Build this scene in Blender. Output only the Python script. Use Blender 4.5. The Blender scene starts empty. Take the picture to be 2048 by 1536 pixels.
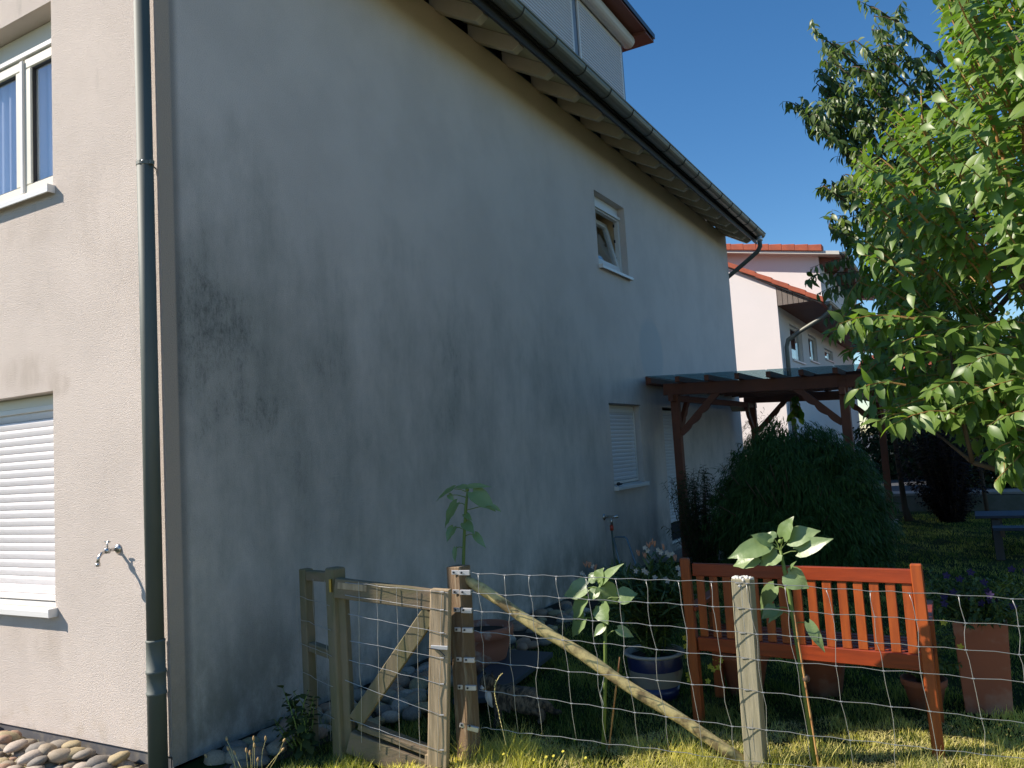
import bpy, bmesh, math, random
import numpy as np
from mathutils import Vector, Matrix, Quaternion
random.seed(7); rng = np.random.default_rng(7)
C = bpy.context.scene.collection
PI = math.pi
# ------------------------------------------------------------------ camera
FPX = 1609.017
RW = Matrix(((0.86792757, -0.09455077, -0.48760834), (0.49301722, 0.04481975, 0.86886432), (-0.06029731, -0.9945106, 0.08551545)))
# rows of RW: world X, Y, Z written in camera axes (right, down, forward)
CAM = Vector((3.8821, -2.94822, 1.6))
cam = bpy.data.cameras.new('camera'); co = bpy.data.objects.new('camera', cam); C.objects.link(co)
cam.sensor_width = 36; cam.lens = FPX / 2048 * 36; cam.clip_start = .05; cam.clip_end = 1500
right = RW @ Vector((1, 0, 0)); down = RW @ Vector((0, 1, 0)); fwd = RW @ Vector((0, 0, 1))
m = Matrix.Identity(4)
for i in range(3):
    m[i][0] = right[i]; m[i][1] = -down[i]; m[i][2] = -fwd[i]; m[i][3] = CAM[i]
co.matrix_world = m
bpy.context.scene.camera = co
# ------------------------------------------------------------------ light
SUN = Vector((-1.75, -1.0, 1.60)).normalized()
EL = math.asin(SUN.z); AZ = math.atan2(SUN.x, SUN.y)
w = bpy.data.worlds.new('World'); bpy.context.scene.world = w; w.use_nodes = True
nt = w.node_tree; bg = nt.nodes['Background']
sky = nt.nodes.new('ShaderNodeTexSky'); sky.sky_type = 'NISHITA'; sky.sun_disc = False
sky.sun_elevation = EL; sky.sun_rotation = AZ % (2 * PI); sky.altitude = 200; sky.air_density = 1.0; sky.dust_density = .15; sky.ozone_density = 3.2
hs_ = nt.nodes.new('ShaderNodeHueSaturation'); hs_.inputs['Saturation'].default_value = 1.25; hs_.inputs['Value'].default_value = 1.34; nt.links.new(sky.outputs[0], hs_.inputs['Color']); nt.links.new(hs_.outputs[0], bg.inputs[0]); bg.inputs[1].default_value = .070
sl = bpy.data.lights.new('sun', 'SUN'); sl.energy = 5.0; sl.angle = math.radians(.53); sl.color = (1, .90, .79)
so = bpy.data.objects.new('sun', sl); C.objects.link(so); so.location = (-20, -12, 20); so.rotation_euler = SUN.to_track_quat('Z', 'Y').to_euler()
vs = bpy.context.scene.view_settings; vs.view_transform = 'Standard'; vs.look = 'None'; vs.gamma = 1; vs.exposure = .68; vs.use_curve_mapping = False

# ------------------------------------------------------------------ points measured on real planes
def ray(px, py): return RW @ Vector((px - 1024, py - 768, FPX))
def P(px, py, ax, val):
    r = ray(px, py); return CAM + r * ((val - CAM[ax]) / r[ax])
def onx(px, py, v=0.): return P(px, py, 0, v)
def ony(px, py, v=0.): return P(px, py, 1, v)
def onz(px, py, v=0.): return P(px, py, 2, v)
def onplane(px, py, p0, n):
    r = ray(px, py); return CAM + r * ((Vector(p0) - CAM).dot(n) / r.dot(n))
def depth(p): return (Vector(p) - CAM).dot(fwd)
def proj(p):
    d = Vector(p) - CAM; z = d.dot(fwd); return (1024 + FPX * d.dot(right) / z, 768 + FPX * d.dot(down) / z)

# ------------------------------------------------------------------ materials
def mat(name, col, rough=.8, metal=0, bump=None, var=None, spec=.5, tint=None, trans=0., bump2=None, coat=0):
    """bump=(scale, strength, distance, stretch) var=(colour2, scale, lo, hi, stretch)"""
    M = bpy.data.materials.new(name); M.use_nodes = True; t = M.node_tree; N = t.nodes; L = t.links
    b = N['Principled BSDF']; b.inputs['Base Color'].default_value = (*col, 1); b.inputs['Roughness'].default_value = rough
    b.inputs['Metallic'].default_value = metal; b.inputs['Specular IOR Level'].default_value = spec
    if coat: b.inputs['Coat Weight'].default_value = coat; b.inputs['Coat Roughness'].default_value = .25
    tc = N.new('ShaderNodeTexCoord'); base = None
    def mp(stretch):
        q = N.new('ShaderNodeMapping'); q.inputs['Scale'].default_value = stretch; L.new(tc.outputs['Object'], q.inputs[0]); return q.outputs[0]
    if var:
        c2, sc, lo, hi = var[:4]; st = var[4] if len(var) > 4 else (1, 1, 1)
        n = N.new('ShaderNodeTexNoise'); n.inputs['Scale'].default_value = sc; n.inputs['Detail'].default_value = 6; n.inputs['Roughness'].default_value = .6
        L.new(mp(st), n.inputs['Vector'])
        mr = N.new('ShaderNodeMapRange'); mr.inputs[1].default_value = lo; mr.inputs[2].default_value = hi; L.new(n.outputs[0], mr.inputs[0])
        mx = N.new('ShaderNodeMix'); mx.data_type = 'RGBA'; mx.inputs[6].default_value = (*col, 1); mx.inputs[7].default_value = (*c2, 1)
        L.new(mr.outputs[0], mx.inputs[0]); base = mx.outputs[2]
    if tint:
        a = N.new('ShaderNodeAttribute'); a.attribute_name = 'tint'
        mx = N.new('ShaderNodeMix'); mx.data_type = 'RGBA'; mx.inputs[7].default_value = (*tint, 1)
        if base: L.new(base, mx.inputs[6])
        else: mx.inputs[6].default_value = (*col, 1)
        L.new(a.outputs['Fac'], mx.inputs[0]); base = mx.outputs[2]
    if base: L.new(base, b.inputs['Base Color'])
    last = None
    for bp in (bump, bump2):
        if not bp: continue
        sc, s, d = bp[:3]; st = bp[3] if len(bp) > 3 else (1, 1, 1)
        n = N.new('ShaderNodeTexNoise'); n.inputs['Scale'].default_value = sc; n.inputs['Detail'].default_value = 3; L.new(mp(st), n.inputs['Vector'])
        bn = N.new('ShaderNodeBump'); bn.inputs['Strength'].default_value = s; bn.inputs['Distance'].default_value = d
        L.new(n.outputs[0], bn.inputs['Height'])
        if last: L.new(last, bn.inputs['Normal'])
        last = bn.outputs[0]
    if last: L.new(last, b.inputs['Normal'])
    if trans:
        tr = N.new('ShaderNodeBsdfTranslucent'); ms = N.new('ShaderNodeMixShader'); ms.inputs[0].default_value = trans
        if base:
            hs = N.new('ShaderNodeMix'); hs.data_type = 'RGBA'; hs.blend_type = 'MULTIPLY'; hs.inputs[0].default_value = 1; hs.inputs[7].default_value = (1.9, 2.1, .8, 1)
            L.new(base, hs.inputs[6]); L.new(hs.outputs[2], tr.inputs[0])
        else: tr.inputs[0].default_value = (col[0] * 1.9, min(1, col[1] * 2.1), col[2] * .8, 1)
        L.new(b.outputs[0], ms.inputs[1]); L.new(tr.outputs[0], ms.inputs[2]); L.new(ms.outputs[0], N['Material Output'].inputs[0])
    return M

BLOBS = [(420, 640, 75, 150, .34), (385, 440, 40, 100, .30), (450, 250, 50, 90, .16), (785, 475, 70, 50, .24), (665, 735, 55, 60, .30), (945, 700, 90, 70, .36), (545, 390, 35, 60, .22), (870, 850, 60, 50, .22), (460, 840, 90, 70, .24), (1340, 630, 40, 70, .28), (1165, 640, 60, 80, .18), (640, 900, 120, 90, .12), (400, 1050, 60, 120, .20), (1000, 950, 120, 60, .14), (820, 650, 60, 90, .18)]
def stucco(name, long_wall):
    M = bpy.data.materials.new(name); M.use_nodes = True; t = M.node_tree; N = t.nodes; L = t.links; b = N['Principled BSDF']
    b.inputs['Roughness'].default_value = .95; b.inputs['Specular IOR Level'].default_value = .15
    tc = N.new('ShaderNodeTexCoord'); sp = N.new('ShaderNodeSeparateXYZ'); L.new(tc.outputs['Object'], sp.inputs[0])
    def noise(sc, st=(1, 1, 1), det=5, rough=.6, off=(0, 0, 0)):
        q = N.new('ShaderNodeMapping'); q.inputs['Scale'].default_value = st; q.inputs['Location'].default_value = off; L.new(tc.outputs['Object'], q.inputs[0])
        n = N.new('ShaderNodeTexNoise'); n.inputs['Scale'].default_value = sc; n.inputs['Detail'].default_value = det; n.inputs['Roughness'].default_value = rough
        L.new(q.outputs[0], n.inputs['Vector']); return n.outputs[0]
    def mr(x, a, bb, c=0., d=1.):
        q = N.new('ShaderNodeMapRange'); q.interpolation_type = 'SMOOTHSTEP'
        for i, v in ((1, a), (2, bb), (3, c), (4, d)): q.inputs[i].default_value = v
        L.new(x, q.inputs[0]); return q.outputs[0]
    def ma(op, x, y):
        q = N.new('ShaderNodeMath'); q.operation = op
        for i, v in ((0, x), (1, y)):
            if isinstance(v, (int, float)): q.inputs[i].default_value = v
            else: L.new(v, q.inputs[i])
        return q.outputs[0]
    def mix(f, c1, c2):
        q = N.new('ShaderNodeMix'); q.data_type = 'RGBA'
        for i, v in ((0, f), (6, c1), (7, c2)):
            if isinstance(v, (int, float)): q.inputs[i].default_value = v
            elif isinstance(v, tuple): q.inputs[i].default_value = (*v, 1)
            else: L.new(v, q.inputs[i])
        return q.outputs[2]
    X, Y, Z = sp.outputs
    clean = (.73, .645, .575) if not long_wall else (.745, .66, .60)
    col = mix(mr(noise(1.3), .35, .7), clean, tuple(c_ * .9 for c_ in clean))
    if long_wall:
        big = noise(.55, (1, 1, .9), 4, .55, (0, 3.1, 1.7)); mid = noise(2.2, (1, 1, .62), 7, .7); streak = noise(6, (1, 1, .16), 6, .7); fine = noise(26, (1, 1, .4), 7, .8)
        # algae zone: strongest near the corner and in a band at mid height, thinning to the clean upper wall
        hi = ma('ADD', 4.9, ma('MULTIPLY', Y, -.12))
        zz = ma('SUBTRACT', hi, Z)
        top = mr(zz, -.2, 2.6)
        low = mr(Z, .2, 2.3, .80, 1.)
        near = mr(Y, 0., 3.2, 1., .72)
        zone = ma('MULTIPLY', ma('MULTIPLY', top, low), near)
        v = ma('ADD', ma('MULTIPLY', big, .55), ma('ADD', ma('MULTIPLY', mid, .74), ma('MULTIPLY', streak, .26)))
        v = ma('ADD', v, ma('MULTIPLY', zone, .62))
        acc = None; wob = noise(1.7, (1, 1, .5), 5, .65, (3, 0, 1)); wob2 = noise(3.2, (1, 1, .3), 5, .7, (7, 0, 4))
        for (px, py, rx, ry, s_) in BLOBS:
            c_ = P(px, py, 0, 0.); e_ = P(px + rx, py, 0, 0.); f_ = P(px, py - ry, 0, 0.); wy = abs(e_.y - c_.y); wz_ = abs(f_.z - c_.z)
            dy_ = ma('POWER', ma('DIVIDE', ma('SUBTRACT', ma('ADD', Y, wob), c_.y + .5), wy * 1.25), 2.); dz_ = ma('POWER', ma('DIVIDE', ma('SUBTRACT', ma('ADD', Z, wob2), c_.z + .5), wz_ * 1.3), 2.)
            g_ = ma('MULTIPLY', mr(ma('ADD', dy_, dz_), 1.3, .0), s_ * .55); acc = g_ if acc is None else ma('MAXIMUM', acc, g_)
        v0 = v; v = ma('ADD', v, ma('MULTIPLY', acc, .45))
        a = ma('MULTIPLY', mr(v, .98, 1.66), .72)
        col = mix(a, col, (.17, .19, .165))
        fine2 = noise(75, (1, 1, .5), 4, .85); v2 = ma('ADD', ma('ADD', ma('MULTIPLY', v0, .75), ma('MULTIPLY', acc, 1.1)), ma('ADD', ma('MULTIPLY', fine, .75), ma('MULTIPLY', fine2, .55)))
        blk = ma('MULTIPLY', mr(v2, 1.78, 2.08), .62)
        col = mix(blk, col, (.06, .065, .06))
        # clean patch of renewed render
        d = ma('ADD', ma('POWER', ma('SUBTRACT', Y, 8.15), 2.), ma('POWER', ma('SUBTRACT', Z, 2.93), 2.))
        d = ma('ADD', d, ma('MULTIPLY', mid, .25)); col = mix(ma('MULTIPLY', mr(d, .42, .3), .8), col, (.58, .57, .55))
        # yellowish glow below the eave, bounce light painted into the render colour
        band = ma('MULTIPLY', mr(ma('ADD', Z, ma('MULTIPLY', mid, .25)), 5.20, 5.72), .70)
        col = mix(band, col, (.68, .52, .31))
        # smooth corner bead, then a dirt line
        bead = mr(Y, .105, .085); col = mix(bead, col, (.50, .40, .32))
        ln = ma('MULTIPLY', mr(Y, .085, .1), mr(Y, .16, .105)); col = mix(ma('MULTIPLY', ln, .55), col, (.10, .10, .095))
        moss = ma('MULTIPLY', mr(Z, .9, .02), mr(mid, .32, .65)); col = mix(ma('MULTIPLY', moss, .7), col, (.12, .12, .08))
    else:
        nz_ = noise(5, (1, 1, .35), 6, .7)
        for (px, py, rx, ry, s_) in [(60, 745, 70, 40, .5), (118, 770, 22, 26, .6), (110, 1290, 40, 60, .25), (60, 460, 60, 40, .25), (190, 420, 60, 120, .22), (230, 560, 50, 100, .18), (60, 1280, 60, 40, .25)]:
            c_ = P(px, py, 1, 0.); e_ = P(px + rx, py, 1, 0.); f_ = P(px, py - ry, 1, 0.)
            dx_ = ma('POWER', ma('DIVIDE', ma('SUBTRACT', X, c_.x), abs(e_.x - c_.x)), 2.); dz_ = ma('POWER', ma('DIVIDE', ma('SUBTRACT', Z, c_.z), abs(f_.z - c_.z)), 2.)
            g_ = ma('MULTIPLY', ma('MULTIPLY', mr(ma('ADD', dx_, dz_), 1.5, .0), s_ * .6), mr(nz_, .36, .62)); col = mix(g_, col, (.33, .26, .19))
        st = ma('MULTIPLY', mr(noise(3, (1, 1, .3), 6, .65), .58, .78), mr(Z, 1.6, 2.6, .15, .6)); col = mix(st, col, (.40, .36, .31))
        moss = ma('MULTIPLY', mr(Z, .35, .05), mr(noise(9), .45, .7)); col = mix(ma('MULTIPLY', moss, .35), col, (.45, .36, .24))
    L.new(col, b.inputs['Base Color'])
    gx = 1. if long_wall else 1.7
    fn2 = ma('MULTIPLY', mr(noise(160, (gx, 1, 1), 3, .7), .3, .7), .16 if long_wall else .10)
    col = mix(fn2, col, (.12, .12, .12) if long_wall else (.35, .28, .22)); L.new(col, b.inputs['Base Color'])
    n1 = noise(130, (gx, 1, 1), 3, .6); n2 = noise(330, (gx, 1, 1), 2, .5)
    vo = N.new('ShaderNodeTexVoronoi'); vo.inputs['Scale'].default_value = 100; mq = N.new('ShaderNodeMapping'); mq.inputs['Scale'].default_value = (gx, 1, 1); L.new(tc.outputs['Object'], mq.inputs[0]); L.new(mq.outputs[0], vo.inputs['Vector'])
    h = ma('ADD', ma('ADD', mr(n1, .3, .7), ma('MULTIPLY', n2, .5)), ma('MULTIPLY', vo.outputs[0], .5))
    bn = N.new('ShaderNodeBump'); bn.inputs['Strength'].default_value = .55 if long_wall else .85; bn.inputs['Distance'].default_value = .0035; L.new(h, bn.inputs['Height'])
    L.new(bn.outputs[0], b.inputs['Normal'])
    return M

def pane_mat(name, tintc=(.75, .85, .9), gl=.35):
    M = bpy.data.materials.new(name); M.use_nodes = True; t = M.node_tree; N = t.nodes; L = t.links; N.remove(N['Principled BSDF'])
    g = N.new('ShaderNodeBsdfGlossy'); g.inputs['Roughness'].default_value = .02; g.inputs[0].default_value = (1, 1, 1, 1)
    tr = N.new('ShaderNodeBsdfTransparent'); tr.inputs[0].default_value = (*tintc, 1)
    ms = N.new('ShaderNodeMixShader'); fr = N.new('ShaderNodeFresnel'); fr.inputs[0].default_value = 1.5
    ge = N.new('ShaderNodeNewGeometry'); iv = N.new('ShaderNodeMath'); iv.operation = 'SUBTRACT'; iv.inputs[0].default_value = 1; L.new(ge.outputs['Backfacing'], iv.inputs[1])
    mu = N.new('ShaderNodeMath'); mu.operation = 'MULTIPLY'; L.new(fr.outputs[0], mu.inputs[0]); L.new(iv.outputs[0], mu.inputs[1])
    ad = N.new('ShaderNodeMath'); ad.inputs[1].default_value = gl * .2; L.new(mu.outputs[0], ad.inputs[0]); L.new(ad.outputs[0], ms.inputs[0])
    L.new(tr.outputs[0], ms.inputs[1]); L.new(g.outputs[0], ms.inputs[2]); L.new(ms.outputs[0], N['Material Output'].inputs[0]); return M

Z1 = (14, 14, 1); X1 = (1, 14, 14)
MT = {
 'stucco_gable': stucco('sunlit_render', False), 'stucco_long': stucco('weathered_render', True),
 'stucco_white': mat('white_render', (.80, .74, .71), .95, bump=(60, .3, .004), var=((.77, .72, .69), 1.2, .4, .7), spec=.1),
 'stucco_cream': mat('cream_render', (.66, .50, .30), .95, bump=(60, .3, .004), spec=.1),
 'plinth': mat('dimpled_plinth_sheet', (.20, .20, .21), .7, bump=(30, .3, .004), var=((.34, .31, .26), 12, .5, .7)),
 'plinth_dark': mat('bitumen_plinth', (.085, .09, .085), .8, bump=(25, .4, .004), var=((.14, .13, .09), 6, .4, .7)),
 'soffit': mat('painted_soffit_board', (.42, .40, .26), .75, bump=(30, .2, .002), var=((.30, .30, .15), 1.7, .40, .75)),
 'rafter': mat('painted_rafter', (.44, .39, .29), .7, bump=(30, .2, .002), var=((.36, .33, .22), 2.6, .4, .75)),
 'gutter': mat('weathered_zinc', (.17, .18, .155), .48, .45, bump=(20, .15, .002), var=((.17, .165, .12), 3, .4, .7)),
 'downpipe': mat('green_grey_downpipe', (.12, .135, .12), .62, .1, bump=(9, .1, .002), var=((.085, .10, .085), 1.5, .4, .7, (1, 1, .5))),
 'bracket': mat('dark_zinc_bracket', (.04, .04, .04), .6, .3),
 'tile': mat('red_clay_tile', (.42, .10, .045), .8, bump=(40, .3, .003), var=((.30, .075, .04), 5, .4, .7)),
 'pvc': mat('white_window_plastic', (.72, .70, .66), .4), 'pvc_cream': mat('cream_window_frame', (.70, .67, .56), .4),
 'sill': mat('white_metal_sill', (.78, .77, .74), .35), 'slat': mat('white_shutter_slat', (.74, .71, .71), .45, bump=(8, .05, .001), var=((.60, .55, .50), 14, .52, .85, (.5, 1, 2))),
 'slat_grey': mat('grey_shutter_slat', (.66, .67, .70), .5), 'rubber': mat('dark_gasket', (.03, .03, .03), .6),
 'dormer_trim': mat('blue_grey_trim', (.20, .25, .32), .5), 'dormer_box': mat('cream_shutter_box', (.60, .57, .50), .5),
 'redboard': mat('red_brown_board', (.20, .075, .05), .7, bump=(30, .2, .002, X1)), 'darkmetal': mat('dark_sheet_metal', (.05, .055, .06), .4, .5),
 'glass': pane_mat('window_glass', (.9, .93, .95), .5), 'curtain': mat('pale_curtain', (.66, .66, .76), .9, var=((.45, .44, .52), 6, .4, .6, (1, 1, .03))),
 'dark': mat('dark_interior', (.02, .02, .022), .9), 'chrome': mat('chrome_metal', (.55, .53, .50), .25, .9), 'steel': mat('galvanised_steel', (.42, .42, .40), .45, .6),
 'clamp': mat('galvanised_clamp', (.62, .62, .62), .42, .55), 'brass': mat('brass_hinge', (.45, .32, .08), .35, .8),
 'bench_x': mat('varnished_wood_rail', (.29, .045, .012), .38, bump=(18, .25, .0015, (1, 14, 14)), var=((.17, .028, .01), 4, .35, .75, (1, 9, 9)), coat=.08, spec=.35),
 'bench_z': mat('varnished_wood_slat', (.35, .078, .016), .4, bump=(18, .25, .0015, Z1), var=((.20, .04, .012), 4, .35, .75, (9, 9, 1)), coat=.08, spec=.35),
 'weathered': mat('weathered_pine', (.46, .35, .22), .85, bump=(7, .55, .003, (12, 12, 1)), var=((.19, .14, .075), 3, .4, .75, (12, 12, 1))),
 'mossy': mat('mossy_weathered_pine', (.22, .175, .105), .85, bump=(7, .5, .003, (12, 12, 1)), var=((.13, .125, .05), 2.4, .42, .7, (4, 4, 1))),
 'mossy_x': mat('mossy_weathered_rail', (.22, .165, .105), .85, bump=(7, .5, .003, X1), var=((.14, .13, .06), 2.4, .42, .7, (1, 5, 5))),
 'post_dark': mat('rough_brown_post', (.19, .125, .07), .9, bump=(9, .8, .006, (9, 9, 1)), var=((.33, .27, .18), 5, .5, .72, (9, 9, 1))),
 'post_grey': mat('grey_fence_post', (.31, .28, .19), .88, bump=(9, .55, .004, (9, 9, 1)), var=((.21, .19, .12), 4, .4, .7, (9, 9, 1))),
 'lichen': mat('lichen_covered_pole', (.62, .50, .22), .9, bump=(22, .6, .004), var=((.22, .16, .075), 11, .48, .62)),
 'lime': mat('white_lichen', (.62, .60, .55), .95, bump=(60, .6, .004)),
 'pergola': mat('brown_stained_wood', (.21, .062, .027), .6, bump=(12, .3, .002, Z1), var=((.14, .042, .02), 3, .4, .7)),
 'perg_light': mat('pale_bare_wood', (.42, .32, .2), .8, bump=(12, .3, .002)),
 'canopy': None,
 'terracotta': mat('terracotta', (.36, .115, .06), .85, bump=(40, .25, .003), var=((.46, .27, .19), 4, .5, .72)),
 'terracotta_old': mat('weathered_terracotta', (.38, .15, .09), .9, bump=(40, .3, .003), var=((.50, .40, .33), 7, .52, .66)),
 'glaze_blue': mat('blue_glaze', (.012, .02, .075), .3), 'glaze_white': mat('cream_glaze', (.24, .22, .18), .35, var=((.20, .13, .12), 5, .55, .66)), 'rim': mat('worn_white_rim', (.34, .32, .29), .6, bump=(50, .4, .004)),
 'soil': mat('potting_soil', (.035, .024, .015), .95, bump=(60, .8, .01)),
 'slab': mat('dark_slate_slab', (.028, .04, .055), .55, bump=(20, .2, .002), var=((.045, .055, .065), 3, .4, .7)),
 'concrete': mat('concrete_paving', (.30, .27, .23), .9, bump=(50, .3, .003), var=((.22, .205, .18), 2.5, .4, .7)),
 'asphalt': mat('asphalt', (.055, .058, .065), .9, bump=(90, .4, .004)),
 'cane': mat('bamboo_cane', (.50, .28, .10), .6, bump=(8, .4, .002, (6, 6, 1)), var=((.35, .13, .05), 9, .45, .7)),
 'stem': mat('green_stem', (.16, .23, .05), .6, trans=.15), 'twig': mat('reddish_shoot', (.36, .17, .05), .7, var=((.17, .16, .05), 4, .4, .7)),
 'bark': mat('brown_bark', (.10, .065, .04), .9, bump=(30, .7, .006, (3, 3, 1))),
 'leaf_sun': mat('sunflower_leaf', (.145, .22, .07), .42, bump=(55, .5, .003), tint=(.21, .29, .12), trans=.18, spec=.75),
 'leaf_a': mat('shrub_leaf', (.080, .155, .022), .42, tint=(.17, .25, .055), trans=.33, spec=.55),
 'leaf_b': mat('cherry_leaf', (.06, .11, .025), .42, tint=(.14, .19, .065), trans=.28, spec=.6),
 'leaf_bamboo': mat('bamboo_leaf', (.026, .068, .016), .55, tint=(.06, .12, .028), trans=.15, spec=.2),
 'leaf_dark': mat('dark_bush_leaf', (.028, .045, .018), .6, tint=(.05, .07, .02), trans=.15, spec=.2),
 'leaf_red': mat('dark_red_leaf', (.022, .012, .013), .6, tint=(.035, .022, .02), trans=.1, spec=.2),
 'leaf_ole': mat('oleander_leaf', (.045, .085, .028), .5, tint=(.08, .12, .035), trans=.15),
 'vine': mat('vine_leaf', (.07, .13, .02), .6, tint=(.12, .18, .03), trans=.45),
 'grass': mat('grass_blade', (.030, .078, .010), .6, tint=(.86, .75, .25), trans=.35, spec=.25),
 'dry': mat('dry_straw', (.66, .56, .24), .8, tint=(.42, .38, .12)),
 'petal_white': mat('white_petal', (.48, .41, .38), .7, trans=.3), 'petal_pink': mat('withered_pink_flower', (.38, .19, .12), .8), 'petal_yellow': mat('yellow_petal', (.62, .55, .06), .7, trans=.2), 'petal_purple': mat('purple_petal', (.035, .018, .085), .8, trans=.2),
 'seed': mat('tan_seed_head', (.50, .33, .15), .9, bump=(200, .6, .003)),
 'red': mat('red_plastic', (.5, .05, .02), .4), 'hose': mat('grey_green_hose', (.10, .13, .11), .6), 'trolley': mat('blue_grey_tube', (.16, .22, .27), .4, .3),
 'tabletop': mat('dark_blue_grey_wood', (.035, .042, .065), .6, bump=(12, .3, .002, X1)),
 'cat_fur': mat('tabby_fur', (.17, .125, .08), .95, bump=(130, .7, .004), var=((.035, .028, .02), 22, .42, .58, (3, 1, 1))), 'cat_white': mat('white_fur', (.70, .66, .62), .95, bump=(130, .6, .003)), 'cat_nose': mat('cat_nose', (.28, .10, .09), .5), 'cat_eye': mat('cat_eye', (.25, .28, .06), .15),
}
def canopy_mat():
    M = bpy.data.materials.new('tinted_roof_glass'); M.use_nodes = True; t = M.node_tree; N = t.nodes; L = t.links; b = N['Principled BSDF']
    b.inputs['Base Color'].default_value = (.16, .24, .28, 1); b.inputs['Roughness'].default_value = .3
    tr = N.new('ShaderNodeBsdfTransparent'); tr.inputs[0].default_value = (.62, .78, .82, 1); ms = N.new('ShaderNodeMixShader'); ms.inputs[0].default_value = .72
    L.new(b.outputs[0], ms.inputs[1]); L.new(tr.outputs[0], ms.inputs[2]); L.new(ms.outputs[0], N['Material Output'].inputs[0]); return M
MT['canopy'] = canopy_mat()
STONES = [mat('river_stone', c, .75, bump=(25, .3, .003), var=(c2, 7, .4, .7)) for c, c2 in (
    ((.34, .28, .20), (.24, .19, .13)), ((.33, .20, .13), (.42, .29, .20)), ((.24, .21, .17), (.32, .28, .22)), ((.46, .39, .32), (.30, .25, .2)), ((.17, .155, .13), (.25, .22, .19)), ((.40, .32, .18), (.26, .21, .12)))]

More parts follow.
